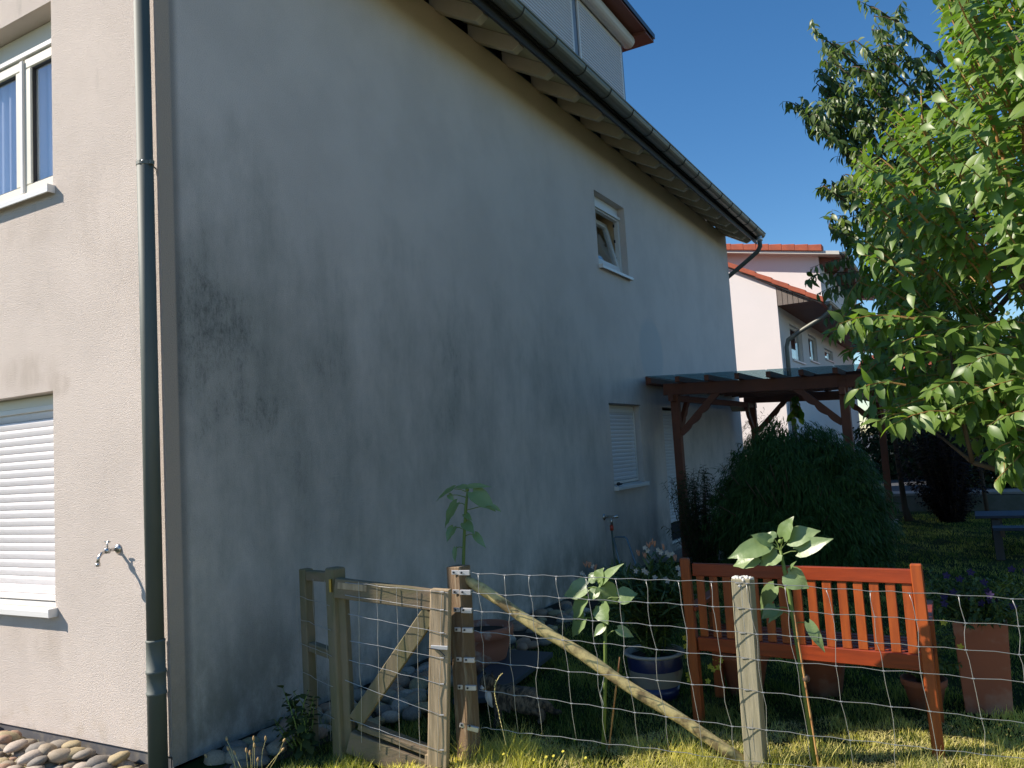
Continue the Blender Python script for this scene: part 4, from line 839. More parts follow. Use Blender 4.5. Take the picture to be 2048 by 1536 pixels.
scatter(26, lambda: (random.uniform(.06, .40), random.uniform(.15, .95)), .05, .085, SBd, .0, 1.25)
scatter(52, lambda: (random.uniform(.1, .62), random.uniform(.95, 2.6)), .045, .075, SBd, .01, 1.3)
scatter(30, lambda: (random.uniform(.08, .5), random.uniform(2.6, 4.6)), .045, .08, SBd, .0, 1.3)
for (px, py, r) in [(745, 1450, .05), (775, 1390, .06), (810, 1385, .05), (800, 1410, .06), (822, 1425, .055), (845, 1412, .055), (780, 1430, .05)]:
    p = onz(px, py, .06); stone(p.x, p.y, .05, r, SBd, 1.25)
for (px, py, r) in [(1045, 1290, .045), (1062, 1285, .05), (1028, 1298, .04), (1090, 1275, .055)]:
    p = onz(px, py, .08); stone(p.x, p.y, .06, r, SBd, 1.3)
# ================================================================== CAT
def skin_mesh(name, pts, edges, rad, m, parent, sub=2, root=0):
    me = bpy.data.meshes.new(name); o_ = org(parent); me.from_pydata([tuple(Vector(p) - o_) for p in pts], edges, []); o = bpy.data.objects.new(name, me); C.objects.link(o); o.parent = parent
    md = o.modifiers.new('Skin', 'SKIN'); 
    for i, v in enumerate(me.skin_vertices[0].data): r = rad[i]; v.radius = (r, r) if isinstance(r, float) else r; v.use_root = (i == root)
    s = o.modifiers.new('Sub', 'SUBSURF'); s.levels = sub; s.render_levels = sub; md.use_smooth_shade = True; me.materials.append(MT[m]); return o
cp = onz(996, 1450, 0.0); ct = thing('cat', cp, 'tabby cat with a white chest in the shade beside the fence post', 'cat')
hd = Vector((-.35, -.93, 0)).normalized(); hs = Vector((-hd.y, hd.x, 0))   # facing the camera, body trailing away to the right
K = lambda f, s, z: cp + hd * f + hs * s + Vector((0, 0, z))
bd = Vector((.80, .45, 0)).normalized()                                       # direction of the trunk from chest to rump
B_ = lambda a, s, z: cp + bd * a * .8 + Vector((-bd.y, bd.x, 0)) * s + Vector((0, 0, z))
pts = [B_(.20, 0, .145), B_(.11, 0, .155), B_(.02, 0, .165), B_(-.01, 0, .20), B_(-.03, 0, .235), B_(.30, 0, .13), B_(.36, 0, .10),
       B_(.01, .035, .11), B_(.005, .04, .05), B_(-.01, .04, .012), B_(.01, -.035, .11), B_(.005, -.04, .05), B_(-.01, -.04, .012),
       B_(.30, .055, .085), B_(.34, .06, .055), B_(.30, .06, .012), B_(.30, -.055, .085), B_(.34, -.06, .055), B_(.30, -.06, .012),
       B_(.42, .02, .05), B_(.47, .07, .03), B_(.44, .13, .02), B_(-.035, .04, .01), B_(-.035, -.04, .01)]
ed = [(0, 1), (1, 2), (2, 3), (3, 4), (0, 5), (5, 6), (2, 7), (7, 8), (8, 9), (2, 10), (10, 11), (11, 12), (5, 13), (13, 14), (14, 15), (5, 16), (16, 17), (17, 18), (6, 19), (19, 20), (20, 21), (9, 22), (12, 23)]
rd = [.075, .072, .068, .050, .042, .07, .04, .03, .02, .017, .03, .02, .017, .045, .024, .017, .045, .024, .017, .018, .015, .012, .014, .014]
skin_mesh('cat_body', pts, ed, rd, 'cat_fur', ct)
hc = K(.045, -.01, .255)
bm = bmesh.new(); bmesh.ops.create_uvsphere(bm, u_segments=20, v_segments=14, radius=.052)
for v in bm.verts:
    p = v.co; f = -p.y / .052   # -y is the face side
    p.x *= 1.08; p.z *= .92
    if f > .45: p.y -= .012 * (f - .45) * max(0, 1 - (abs(p.x) + abs(p.z + .012)) / .045)
RT = Matrix.Rotation(math.atan2(-hd.x, -hd.y) * -1, 3, 'Z')
hm = MB(); hm.add([hc + RT @ v.co for v in bm.verts], [tuple(v.index for v in f.verts) for f in bm.faces]); bm.free()
for s in (-1, 1):
    a = hc + RT @ Vector((s * .018, .0, .036)); c_ = hc + RT @ Vector((s * .047, .0, .026)); tp = hc + RT @ Vector((s * .044, -.002, .078)); bk = hc + RT @ Vector((s * .033, .018, .034))
    hm.add([a, c_, tp, bk], [(0, 1, 2), (1, 3, 2), (3, 0, 2), (0, 3, 1)])
hm.build('head', 'cat_fur', ct, smooth=True)
b = MB(); b.lathe([(.004, -.008), (.017, 0), (.019, .010), (.011, .020)], hc + RT @ Vector((0, -.038, -.016)), 12, RT @ Vector((0, -1, 0))); b.build('muzzle', 'cat_white', ct, smooth=True)
MB().lathe([(.003, 0), (.0055, .002), (.002, .005)], hc + RT @ Vector((0, -.057, -.008)), 8, RT @ Vector((0, -1, 0))).build('nose', 'cat_nose', ct)
for s in (-1, 1): MB().lathe([(.002, -.002), (.008, 0), (.006, .004), (.001, .006)], hc + RT @ Vector((s * .02, -.041, .009)), 10, RT @ Vector((s * .3, -1, .1))).build('eye', 'cat_eye', ct, smooth=True)
pts = [K(.058, 0, .215), K(.062, 0, .175), K(.045, 0, .135), K(.03, 0, .11)]
skin_mesh('chest_fur', pts, [(0, 1), (1, 2), (2, 3)], [(.022, .016), (.030, .02), (.022, .016), (.008, .008)], 'cat_white', ct)

# ================================================================== SUNFLOWERS
def heart_leaf(name, B, T_, wd, nh, parent, tint, m='leaf_sun', droop=.18):
    B = Vector(B); T_ = Vector(T_); d = T_ - B; L_ = d.length; n = 9
    prof = [.42, .84, 1., .99, .88, .7, .47, .22, .02]; cols = 7; V = []; F = []
    ph = random.uniform(0, 6)
    for i in range(n):
        t_ = i / (n - 1); xx = t_ if i else 0
        for j in range(cols):
            a = (j / (cols - 1)) * 2 - 1; hw = max(prof[i], .03) * wd / 2
            xo = -.13 * L_ * (abs(a) ** 1.5) * (1, .9, .5, .15, 0, 0, 0, 0, 0)[i]
            z = .20 * abs(a) * hw - L_ * droop * (t_ ** 2) + .035 * wd * math.sin(6 * t_ * 3 + 2.5 * abs(a) + ph) * abs(a) + .01 * wd * math.cos(9 * t_ + ph)
            V.append((L_ * xx + xo, a * hw, z + L_ * droop * .3))
    for i in range(n - 1):
        for j in range(cols - 1): F.append((i * cols + j, (i + 1) * cols + j, (i + 1) * cols + j + 1, i * cols + j + 1))
    me = shape_mesh(name, V, F, m, tint); D = d.normalized(); Nn = Vector(nh); Yv = Nn.cross(D).normalized(); Zv = D.cross(Yv)
    M = Matrix(((D.x, Yv.x, Zv.x, B.x), (D.y, Yv.y, Zv.y, B.y), (D.z, Yv.z, Zv.z, B.z), (0, 0, 0, 1)))
    return inst(name, me, M, parent)
def sunflower(label, y, stem, leaves, head, shade):
    sp = [ony(px, py, y) for px, py in stem]; base = Vector((sp[-1].x, sp[-1].y, 0)); t = thing('sunflower', base, label, 'sunflower')
    pts = sp[:-1] + [Vector((sp[-1].x, sp[-1].y, -.02))]
    MB().tube(pts, [.007] + [.010] * (len(pts) - 2) + [.012], 8).build('stem', 'stem', t, smooth=True)
    for (bx_, by_, tx, ty, wpx, *r) in leaves:
        dy = random.uniform(-.05, .05) + (r[0] if r else 0)
        b0 = ony(bx_, by_, y); t0 = ony(tx, ty, y + dy - .03); sc = depth(b0) / FPX
        nh = Vector((-.25 + random.uniform(-.3, .3), -1, .55 + random.uniform(-.25, .3))).normalized() if not shade else Vector((random.uniform(-.3, .3), -.7, .7))
        heart_leaf('leaf', b0, t0, wpx * sc * (1.5 if not shade else 1.3), nh, t, random.random())
        # petiole to the stem
        near = min(((p.lerp(q_, u) - b0).length, p.lerp(q_, u)) for p, q_ in zip(pts[:-1], pts[1:]) for u in (0, .25, .5, .75) if p.lerp(q_, u).z < b0.z + .02 or True)[1] if 0 else None
        best = None
        for p, q_ in zip(pts[:-1], pts[1:]):
            for u in (0, .2, .4, .6, .8, 1):
                c_ = p.lerp(q_, u); dd = (c_ - b0).length + (0.0 if c_.z < b0.z else .04)
                if best is None or dd < best[0]: best = (dd, c_)
        if (best[1] - b0).length > .012: MB().tube([best[1], best[1].lerp(b0, .5) + Vector((0, 0, .008)), b0], .0028, 5).build('petiole', 'stem', t)
    if head:
        h = ony(*head, y - .01); b = MB(); 
        b.lathe([(.004, -.01), (.012, 0), (.013, .008), (.006, .015)], h, 10, (-.3, -.5, .8)); b.build('bud', 'stem', t, smooth=True)
    return t
sunflower('pale leaved young sunflower left, rooted just behind the leaning pole', 1.06, [(1200, 1165), (1206, 1200), (1210, 1255), (1211, 1350), (1206, 1512)],
  [(1174, 1176, 1124, 1189, 30), (1174, 1193, 1140, 1246, 30), (1170, 1235, 1140, 1273, 27), (1206, 1172, 1234, 1210, 33), (1203, 1167, 1239, 1126, 15), (1198, 1164, 1204, 1136, 24), (1192, 1160, 1176, 1146, 16), (1240, 1195, 1274, 1186, 25), (1203, 1212, 1213, 1248, 29), (1208, 1252, 1187, 1272, 13), (1236, 1258, 1268, 1274, 14, .08), (1195, 1180, 1178, 1200, 18, .05)], (1202, 1165), False)
sunflower('tall young sunflower right of the grey fence post, tied to a cane', 1.22, [(1561, 1101), (1570, 1145), (1579, 1190), (1590, 1262), (1606, 1370), (1632, 1532)],
  [(1534, 1091, 1455, 1113, 28), (1519, 1117, 1463, 1129, 27), (1556, 1109, 1518, 1129, 31), (1568, 1074, 1583, 1033, 23), (1580, 1080, 1638, 1059, 28), (1600, 1102, 1661, 1076, 24), (1541, 1084, 1504, 1069, 18), (1548, 1078, 1530, 1066, 17), (1576, 1148, 1617, 1177, 31), (1551, 1173, 1517, 1221, 22), (1551, 1216, 1523, 1236, 19), (1560, 1223, 1536, 1243, 14), (1618, 1247, 1650, 1305, 15), (1582, 1140, 1588, 1122, 6)], (1562, 1084), False)
sunflower('dark shaded sunflower rising behind the brown end post', 1.30, [(935, 985), (932, 1011), (929, 1060), (927, 1121), (925, 1440)],
  [(909, 978, 868, 999, 13), (936, 976, 906, 972, 10), (938, 975, 981, 970, 11), (946, 985, 991, 1020, 27), (916, 1007, 885, 1053, 23), (898, 990, 908, 1001, 9), (908, 1055, 892, 1082, 17), (930, 1047, 947, 1064, 17), (930, 1029, 943, 1039, 10), (951, 1069, 970, 1094, 12), (912, 1096, 908, 1125, 10), (985, 1012, 1003, 1023, 7)], (935, 980), True)
def cane(label, y, a, c_):
    p = ony(*a, y); q_ = ony(*c_, y + .0); q2 = Vector((q_.x, q_.y, -.02)); n = 8
    tag(MB().tube([p.lerp(q2, i / n) for i in range(n + 1)], [.0045 + .0012 * (i % 2) for i in range(n + 1)], 7).build('plant_cane', 'cane', smooth=True), label, 'cane', GROUPS['plant_cane'])
cane('short thin cane with red streaks beside the left sunflower', 1.09, (1239, 1314), (1217, 1524))
cane('long orange brown cane supporting the right sunflower', 1.20, (1587, 1222), (1640, 1545))
MB  # ---
sc_ = ony(1612, 1357, 1.21)
tag(MB().lathe([(.004, -.02), (.016, -.012), (.019, 0), (.015, .012), (.004, .02)], sc_, 10).build('plant_tie', 'bark', smooth=True), 'brown tie ball holding the right sunflower to its cane', 'plant tie', GROUPS['plant_tie'])
tw = [ony(1208, 1352, 1.03), ony(1205, 1372, 1.03), ony(1200, 1386, 1.04), ony(1206, 1405, 1.05), ony(1210, 1425, 1.06)]
tag(MB().tube(tw, .0028, 5).build('plant_tie', 'lime', smooth=True), 'pale string hanging from the pole at the left sunflower', 'string', GROUPS['plant_tie'])
# shrivelled grass stalk
# ================================================================== VEGETATION
LV, LF = leaf_shape(1, .42, PROF6, .22, .28); LVn, LFn = leaf_shape(1, .16, PROF, .2, .3); LVb, LFb = leaf_shape(1, .11, (.25, 1., .5, .03), .15, .45)
def unit(a): return a / np.linalg.norm(a, axis=-1, keepdims=True)
def inside(poly, x, y):
    c = False; n = len(poly)
    for i in range(n):
        x1, y1 = poly[i]; x2, y2 = poly[i - 1]
        if (y1 > y) != (y2 > y) and x < (x2 - x1) * (y - y1) / (y2 - y1) + x1: c = not c
    return c
def leafy_shoots(shoots, spacing, L_, name_leaf, matn, parent, shape, droop=.35, nsep=300, wid=1., face=None, stemr=.0038, stem_mat='twig', spread=.9):
    """shoots: polylines (lists of Vector). Leaves alternate along each; the nearest ones become objects, the rest one mesh."""
    V, F = shape; D = []; N_ = []; T_ = []; S = []; sb = MB()
    for sh in shoots:
        sb.tube(sh, [stemr * (1.6 - 1.2 * i / (len(sh) - 1)) for i in range(len(sh))], 5, False)
        L = sum((b - a).length for a, b in zip(sh[:-1], sh[1:])); k = max(2, int(L / spacing)); ph = random.uniform(0, 6.28)
        for i in range(k + 1):
            t_ = (i + .6) / (k + 1); s = t_ * (len(sh) - 1); a = int(min(s, len(sh) - 2)); p = sh[a].lerp(sh[a + 1], s - a); d = (sh[a + 1] - sh[a]).normalized()
            u = d.orthogonal().normalized(); v = d.cross(u); ang = ph + i * 2.4 + random.uniform(-.6, .6); o = u * math.cos(ang) + v * math.sin(ang)
            dr = (d * random.uniform(.25, .8) + o * spread * random.uniform(.8, 1.2) + Vector((0, 0, -droop * random.uniform(.4, 1.5)))).normalized()
            nn = (Vector((0, 0, 1)) + d * .3 + Vector((random.gauss(0, .45), random.gauss(0, .45), 0)) - dr * .1)
            if face is not None: nn = nn + face * random.uniform(.2, 1.3)
            D.append(dr); N_.append(nn); T_.append(p); S.append(L_ * random.uniform(.62, 1.22) * (1.0 - .35 * max(0, t_ - .75) * 4 * .6))
    D = np.array([tuple(x) for x in D]); N_ = np.array([tuple(x) for x in N_]); T_ = np.array([tuple(x) for x in T_]); S = np.array(S)
    N_ = unit(N_); R_ = frames(D, N_); sc = np.stack([S, S * wid, S], 1); Ms = R_ * sc[:, None, :]
    sb.build('twigs', stem_mat, parent)['kind'] = 'stuff'
    # largest in the picture first: near and inside the frame
    dd = (T_ - np.array(CAM)) @ np.array(fwd); pr = np.array([proj(p) for p in T_]); vis = (pr[:, 0] > 0) & (pr[:, 0] < 2048) & (pr[:, 1] > 0) & (pr[:, 1] < 1536)
    key = np.where(vis, S / dd, 0); idx = np.argsort(-key); sel = idx[:nsep]; rest = idx[nsep:]
    ms = [shape_mesh(name_leaf, V, F, matn, t) for t in (.1, .35, .6, .9)]
    for i in sel:
        M = Matrix(((*Ms[i][0], T_[i][0]), (*Ms[i][1], T_[i][1]), (*Ms[i][2], T_[i][2]), (0, 0, 0, 1))); inst(name_leaf, ms[random.randrange(4)], M, parent)
    if len(rest): bulk('foliage', V, F, Ms[rest], T_[rest], matn, parent, kind='stuff')
def curve(p, q, sag=0., n=5, side=None):
    p = Vector(p); q = Vector(q); L = (q - p).length; s = side or Vector((random.gauss(0, .06), random.gauss(0, .06), 0)) * L
    return [p.lerp(q, i / n) + (s + Vector((0, 0, sag * L))) * (4 * (i / n) * (1 - i / n)) for i in range(n + 1)]
# ---- near shrub tree on the right (bright green)
TA = thing('shrub_tree', (4.95, 2.9, 0), 'large bright green leafy shrub tree filling the right side', 'tree')
tb_ = Vector((4.95, 2.9, -.05)); fork = Vector((4.75, 2.85, 1.05))
MB().tube([tb_, tb_.lerp(fork, .5) + Vector((.03, 0, 0)), fork], [.075, .06, .052], 10).build('trunk', 'bark', TA, smooth=True)
outA = [(1885, -80), (1865, 20), (1900, 110), (1830, 170), (1770, 230), (1720, 300), (1690, 350), (1715, 430), (1690, 500), (1700, 560), (1668, 620), (1650, 700), (1712, 745), (1705, 800), (1750, 862), (1860, 850), (1880, 870), (1930, 900), (1985, 985), (2040, 990), (2110, 960), (2110, -80)]
shoots = []; br = MB(); limbs = []
for i in range(26):
    a = random.uniform(0, 2 * PI); rr = random.uniform(.5, 1.55); zt = random.uniform(2.0, 5.3)
    tip = Vector((4.65 + rr * math.cos(a) * 1.05, 2.55 + rr * math.sin(a) * .9, zt)); 
    x, y = proj(tip)
    if x < 2110 and not inside(outA, x, y): continue
    c = curve(fork, tip, .08, 6); limbs.append(c); br.tube(c, [.024 * (1 - .75 * k / 6) for k in range(7)], 6)
br.tube(curve(fork, ony(1945, 925, 2.2), -.02, 5), [.022, .02, .018, .016, .015, .014], 7); j = ony(1945, 925, 2.2); br.tube([j, ony(1932, 868, 2.15), ony(1912, 790, 2.2), ony(1900, 690, 2.3)], [.013, .012, .01, .008], 6); br.tube([j, ony(1908, 895, 2.3), ony(1862, 858, 2.4)], [.011, .009, .006], 6)
br.build('branches', 'bark', TA, smooth=True)
tries = 0; cntA = 0
while cntA < 900 and tries < 60000:
    tries += 1
    p = Vector((random.uniform(2.6, 6.0), random.uniform(1.35, 4.3), random.uniform(1.35, 5.7)))
    cz = 3.3; e = ((p.x - 4.65) / 2.0) ** 2 + ((p.y - 2.85) / 1.55) ** 2 + ((p.z - cz) / 2.6) ** 2
    if e > 1 or (e < .35 and random.random() < .5): continue
    x, y = proj(p); up = (p.z - 2.2) / 3.
    d = Vector((p.x - 4.85, p.y - 2.9, 0)) * .30 + Vector((0, 0, .30 + .35 * max(0, up))) if p.z > 2.2 else Vector((p.x - 4.7, p.y - 2.8, 0)) * .36 + Vector((0, 0, -.02))
    d = d.normalized() * random.uniform(.28, .55); q_ = p + d; x2, y2 = proj(q_)
    if x < 2080 and not inside(outA, x, y): continue
    if x2 < 2080 and not inside(outA, x2, y2): continue
    if x > 2250 and random.random() < .72: continue
    sg = .04 if p.z > 2.4 else .10; shoots.append(curve(p, q_, sg, 4)); cntA += 1
# long reddish shoots rising in front, as in the picture
for pl_, yy in (([(2046, 470), (2010, 330), (1975, 210), (1940, 120), (1905, 40), (1890, -30)], 1.7), ([(2030, 260), (2000, 130), (1960, 70), (1935, 40)], 2.0), ([(1960, 520), (1900, 420), (1860, 350), (1800, 300), (1770, 262)], 2.1), ([(1860, 560), (1820, 470), (1790, 400), (1755, 330)], 2.4), ([(2048, 330), (2046, 200), (2043, 90)], 2.1), ([(1980, 560), (1960, 450), (1920, 350), (1895, 250)], 2.2), ([(1870, 330), (1845, 250), (1842, 180)], 2.2)):
    pp = [ony(x, y, yy + .1 * (1 - i / 5)) for i, (x, y) in enumerate(pl_)]; shoots.append(pp); MB().tube(pp, [.010 - .0065 * i / (len(pp) - 1) for i in range(len(pp))], 6).build('long_shoot', 'twig', TA, smooth=True)
leafy_shoots(shoots, .026, .12, 'leaf', 'leaf_a', TA, (LV, LF), droop=.55, face=Vector((-.5, -.7, .0)))
hang = []
for (x, y, yy) in [(1700, 800, 2.6), (1740, 830, 2.4), (1790, 850, 2.3), (1830, 850, 2.2), (1850, 830, 2.1), (1930, 840, 1.9), (1985, 870, 1.9), (2010, 960, 2.0), (1990, 975, 1.9), (2030, 950, 2.1), (1665, 680, 2.9), (1690, 620, 2.9)]:
    p = ony(x + 60, y - 75, yy + .25); q_ = ony(x, y - 12, yy); hang.append(curve(p, q_, .12, 4))
leafy_shoots(hang, .026, .14, 'leaf', 'leaf_a', TA, (LV, LF), droop=1.1, nsep=0, face=Vector((-.5, -.8, 0)), spread=.5)
# ---- cherry-like tree behind it with hanging leaves
TB = thing('cherry_tree', (5.3, 6.2, 0), 'darker tree with drooping leaves behind the bright shrub, top left of it', 'tree')
MB().tube([(5.3, 6.2, -.05), (5.25, 6.15, 1.2), (5.0, 6.1, 2.4), (4.6, 6.0, 3.6)], [.13, .11, .085, .05], 10).build('trunk', 'bark', TB, smooth=True)
hub = Vector((4.7, 6.0, 3.2)); bb = MB(); shB = []
tipsB = [((1636, 68), 6.0), ((1652, 150), 6.3), ((1710, 80), 5.8), ((1755, 18), 6.1), ((1785, 90), 6.2), ((1592, 214), 5.9), ((1622, 240), 6.1), ((1632, 166), 6.2), ((1648, 372), 5.8), ((1690, 385), 6.1), ((1658, 452), 5.9), ((1700, 470), 6.2), ((1980, 25), 6.5), ((2035, 50), 6.6), ((2046, 10), 6.4), ((1820, 130), 6.4), ((1680, 250), 6.3), ((1740, 210), 6.0), ((1710, 310), 6.2)]
for (px, py), yy in tipsB:
    t_ = ony(px, py, yy); st = ony(min(2040, px + 230), py + 230 + random.uniform(-30, 60), yy + .5); c = curve(st, t_, .05, 6, Vector((0, 0, .03)))
    bb.tube([hub] + c, [.035] + [.020 - .0145 * k / 6 for k in range(7)], 6); shB.append(c); 
    for k in [2, 3, 3, 4, 4, 5, 5, 6]:
        if random.random() < .95: e_ = c[k] + Vector((random.uniform(-.28, .12), random.uniform(-.3, .3), random.uniform(-.02, .26))); shB.append(curve(c[k], e_, .05, 3))
outB = [(1590, 205), (1640, 190), (1640, 80), (1660, 75), (1700, 150), (1735, 120), (1748, 20), (1775, 30), (1800, 190), (1850, 230), (1960, 300), (1960, 760), (1735, 760), (1715, 720), (1740, 690), (1690, 655), (1680, 640), (1760, 620), (1750, 520), (1700, 480), (1650, 460), (1655, 430), (1725, 430), (1710, 405), (1645, 390), (1650, 360), (1725, 335), (1690, 300), (1640, 270), (1600, 245)]
k_ = 0
while k_ < 760:
    px = random.uniform(1590, 1960); py = random.uniform(15, 760)
    if not inside(outB, px, py): continue
    k_ += 1; yy = random.uniform(5.4, 6.9); p = ony(px, py, yy); e_ = p + Vector((random.uniform(-.22, .02), random.uniform(-.2, .2), random.uniform(.02, .2))); x2, y2 = proj(e_)
    shB.append(curve(p, e_ if inside(outB, x2, y2) else p + Vector((random.uniform(.05, .2), 0, -.12)), .05, 3))
for _ in range(160):
    p = Vector((random.uniform(3.6, 6.3), random.uniform(5.2, 7.4), random.uniform(2.2, 6.3))); x, y = proj(p)
    if (x > 1960 or y > 100) and x > 1880: shB.append(curve(p, p + Vector((random.uniform(-.35, .25), random.uniform(-.25, .25), random.uniform(0, .3))), .05, 4))
for (px, py) in [(1612, 548), (1606, 575), (1625, 600), (1645, 575), (1660, 600), (1640, 650), (1700, 660), (1670, 665), (1720, 700)]:
    t_ = ony(px + 8, py - 12, 5.2); shB.append(curve(ony(px + 90, py - 30, 5.6), t_, .06, 4))
bb.build('branches', 'bark', TB, smooth=True)
leafy_shoots(shB, .024, .122, 'leaf', 'leaf_b', TB, (LV, LF), droop=1.1, face=Vector((-.5, -.5, 0)), spread=.85, wid=.85, stem_mat='bark')
# ---- bamboo mound
def mound(root, c, rx, ry, h, n, L_, matn, shape, wid=1., down=.9, stems=60, top=1., seed=0):
    u = rng.random(n) * 2 * PI; cth = rng.random(n); rr = .45 + .56 * rng.random(n) ** .55
    inn = rng.random(n) < .3; rr = np.where(inn, .35 + .45 * rng.random(n), .80 + .22 * rng.random(n) ** 1.3); s = np.sqrt(1 - cth ** 2.6 * .98); lump = 1 + .05 * np.sin(3 * u + 1.3 + seed) + .035 * np.sin(7 * u + 5 * cth + seed) + .03 * np.sin(11 * cth + 4 * u)
    X_ = c[0] + rx * s * np.cos(u) * rr * lump * (1 - .12 * (cth < .25)); Y_ = c[1] + ry * s * np.sin(u) * rr * lump; Z_ = h * cth * rr * lump * top + .04
    T_ = np.stack([X_, Y_, Z_], 1); out = unit(np.stack([np.cos(u), np.sin(u), cth * .4], 1)); D = unit(out * .75 + np.array([0, 0, -1.]) * (down + .5 * cth[:, None]) + rng.normal(0, .35, (n, 3)))
    N_ = unit(out * .4 + np.array([0, 0, 1.]) + rng.normal(0, .35, (n, 3))); R_ = frames(D, N_); S = L_ * (.6 + .7 * rng.random(n)); Ms = R_ * np.stack([S, S * wid, S], 1)[:, None, :]
    bulk('foliage', shape[0], shape[1], Ms, T_, matn, root, kind='stuff')
    b = MB()
    for i in range(stems):
        a = random.uniform(0, 2 * PI); r0 = random.uniform(0, .18); r1 = random.uniform(.4, .92); z1 = h * math.sqrt(max(.02, 1 - r1 * r1)) * .95
        p = Vector((c[0] + r0 * math.cos(a), c[1] + r0 * math.sin(a), 0)); q_ = Vector((c[0] + rx * r1 * math.cos(a), c[1] + ry * r1 * math.sin(a), z1)); b.tube(curve(p, q_ * .93, .0, 5, Vector((0, 0, .08))), .006, 4, False)
    b.build('culms', 'bark', root)
BB = thing('bamboo_clump', (1.86, 7.0, 0), 'large dark dome of arching bamboo in front of the pergola', 'bush')
mound(BB, (2.04, 6.95), 1.0, .92, 1.66, 85000, .095, 'leaf_bamboo', (LVb, LFb), 1.25, .45, 30)
sh = []
for i in range(300):
    a = random.uniform(0, 2 * PI); ct_ = random.random() ** .8; s_ = math.sqrt(1 - ct_ ** 2.6 * .98); p = Vector((2.04 + .93 * s_ * math.cos(a), 6.95 + .85 * s_ * math.sin(a), 1.58 * ct_ + .05)); o = Vector((math.cos(a) * s_, math.sin(a) * s_, .55)) * random.uniform(.10, .26); sh.append(curve(p, p + o + Vector((0, 0, -.10 * s_)), .18, 4))
leafy_shoots(sh, .010, .10, 'leaf', 'leaf_bamboo', BB, (LVb, LFb), droop=.6, nsep=0, wid=1.3, stem_mat='bark', stemr=.0015)
LS = thing('willow_leaved_shrub', (.78, 7.0, 0), 'loose narrow leaved shrub between the pergola post and the bamboo', 'shrub')
sh = []
for i in range(120):
    a = random.uniform(0, 2 * PI); r1 = random.uniform(.05, .44); q_ = Vector((.86 + r1 * math.cos(a), 6.95 + r1 * math.sin(a), random.uniform(.5, 1.33))); sh.append(curve((.88 + .2 * r1 * math.cos(a), 6.95 + .2 * r1 * math.sin(a), 0), q_, .06, 5))
leafy_shoots(sh, .016, .085, 'leaf', 'leaf_dark', LS, (LVn, LFn), droop=.3, nsep=0, stem_mat='bark')
# ---- background bushes
RB = thing('red_leaved_bush', (3.55, 12.9, 0), 'dark red leaved bush in front of the low wall', 'bush')
c0 = (3.5, 12.6); sh = []
for i in range(150):
    a = random.uniform(0, 2 * PI); r1 = random.uniform(.1, .86); z1 = random.uniform(.35, 2.1); rr = r1 * min(1, .35 + z1 / 1.3); q_ = Vector((c0[0] + rr * math.cos(a), c0[1] + rr * math.sin(a), z1)); sh.append(curve((c0[0] + .12 * math.cos(a), c0[1] + .12 * math.sin(a), 0), q_, .03, 4))
leafy_shoots(sh, .018, .075, 'leaf', 'leaf_red', RB, (LV, LF), droop=.2, nsep=0, stem_mat='bark', wid=1.25)
for (cx, cy, rx, hh_, n, lab, mt) in [(2.2, 21.5, 1.6, 2.1, 5200, 'dark green hedge shrub across the street behind the pergola post', 'leaf_dark'), (4.6, 17.2, 1.5, 3.1, 8000, 'tall dark shrub beyond the low wall behind the red bush', 'leaf_dark'), (7.0, 16.5, 1.9, 3.4, 6000, 'dense dark shrub beyond the low wall at the right edge', 'leaf_dark'), (5.2, 26, 3.2, 5.2, 7000, 'broad green tree crown far behind the garden', 'leaf_b')]:
    t_ = thing('background_shrub', (cx, cy, .3), lab, 'shrub'); 
    mound(t_, (cx, cy), rx, rx * .7, hh_, n, .15, mt, (LV, LF), 1.3, .3, 30, seed=cx)
tag(MB().tube([(4.03, 13.3, -.1), (3.99, 13.3, .9), (3.93, 13.3, 1.75)], .035, 8).build('tree_stake', 'bark', smooth=True), 'dark slanting wooden stake right of the red leaved bush', 'stake')
t_ = thing('garden_tree', (2.82, 12.9, 0), 'thin dark trunk standing right beside the far pergola post', 'tree'); MB().tube([(2.84, 12.75, -.05), (2.78, 12.75, .25), (2.74, 12.75, 1.2), (2.72, 12.8, 2.3), (2.6, 12.9, 3.0)], [.085, .05, .042, .035, .02], 9).build('trunk', 'bark', t_, smooth=True)
sh = [curve((2.7, 12.85, 2.3), (2.7 + random.uniform(-.2, .9), 12.8 + random.uniform(-.5, .5), random.uniform(1.9, 3.0)), .08, 4) for _ in range(26)]
leafy_shoots(sh, .03, .12, 'leaf', 'leaf_b', t_, (LV, LF), droop=.6, nsep=0, stem_mat='bark')
# vine on the pergola
VN = thing('vine', (1.55, 8.3, 2.2), 'sunlit vine tendril hanging inside the pergola', 'vine'); sh = []
for (px, py) in [(1590, 800), (1596, 815), (1588, 830), (1600, 838), (1578, 845), (1592, 855)]:
    sh.append(curve(ony(1590, 790, 12.2), ony(px, py, 12.2), .05, 4))
leafy_shoots(sh, .06, .16, 'leaf', 'vine', VN, (LV, LF), droop=.8, nsep=0, wid=1.9)
for (x0, x1, yy, n, lab) in [(1495, 1560, 14.2, 34, 'thin leaved shrub at the house end seen through the pergola')]:
    t_ = thing('shrub', (.1, yy, 0), lab, 'shrub'); sh = []
    for _ in range(n):
        px = random.uniform(x0, x1); py = 805 + (px - x0) / (x1 - x0) * 35 + random.uniform(-8, 45); sh.append(curve((onz(1530, 960, .3).x, yy, 0), ony(px, py, yy), .03, 5))
    leafy_shoots(sh, .06, .10, 'leaf', 'leaf_dark', t_, (LVn, LFn), droop=.2, nsep=0, stem_mat='bark')
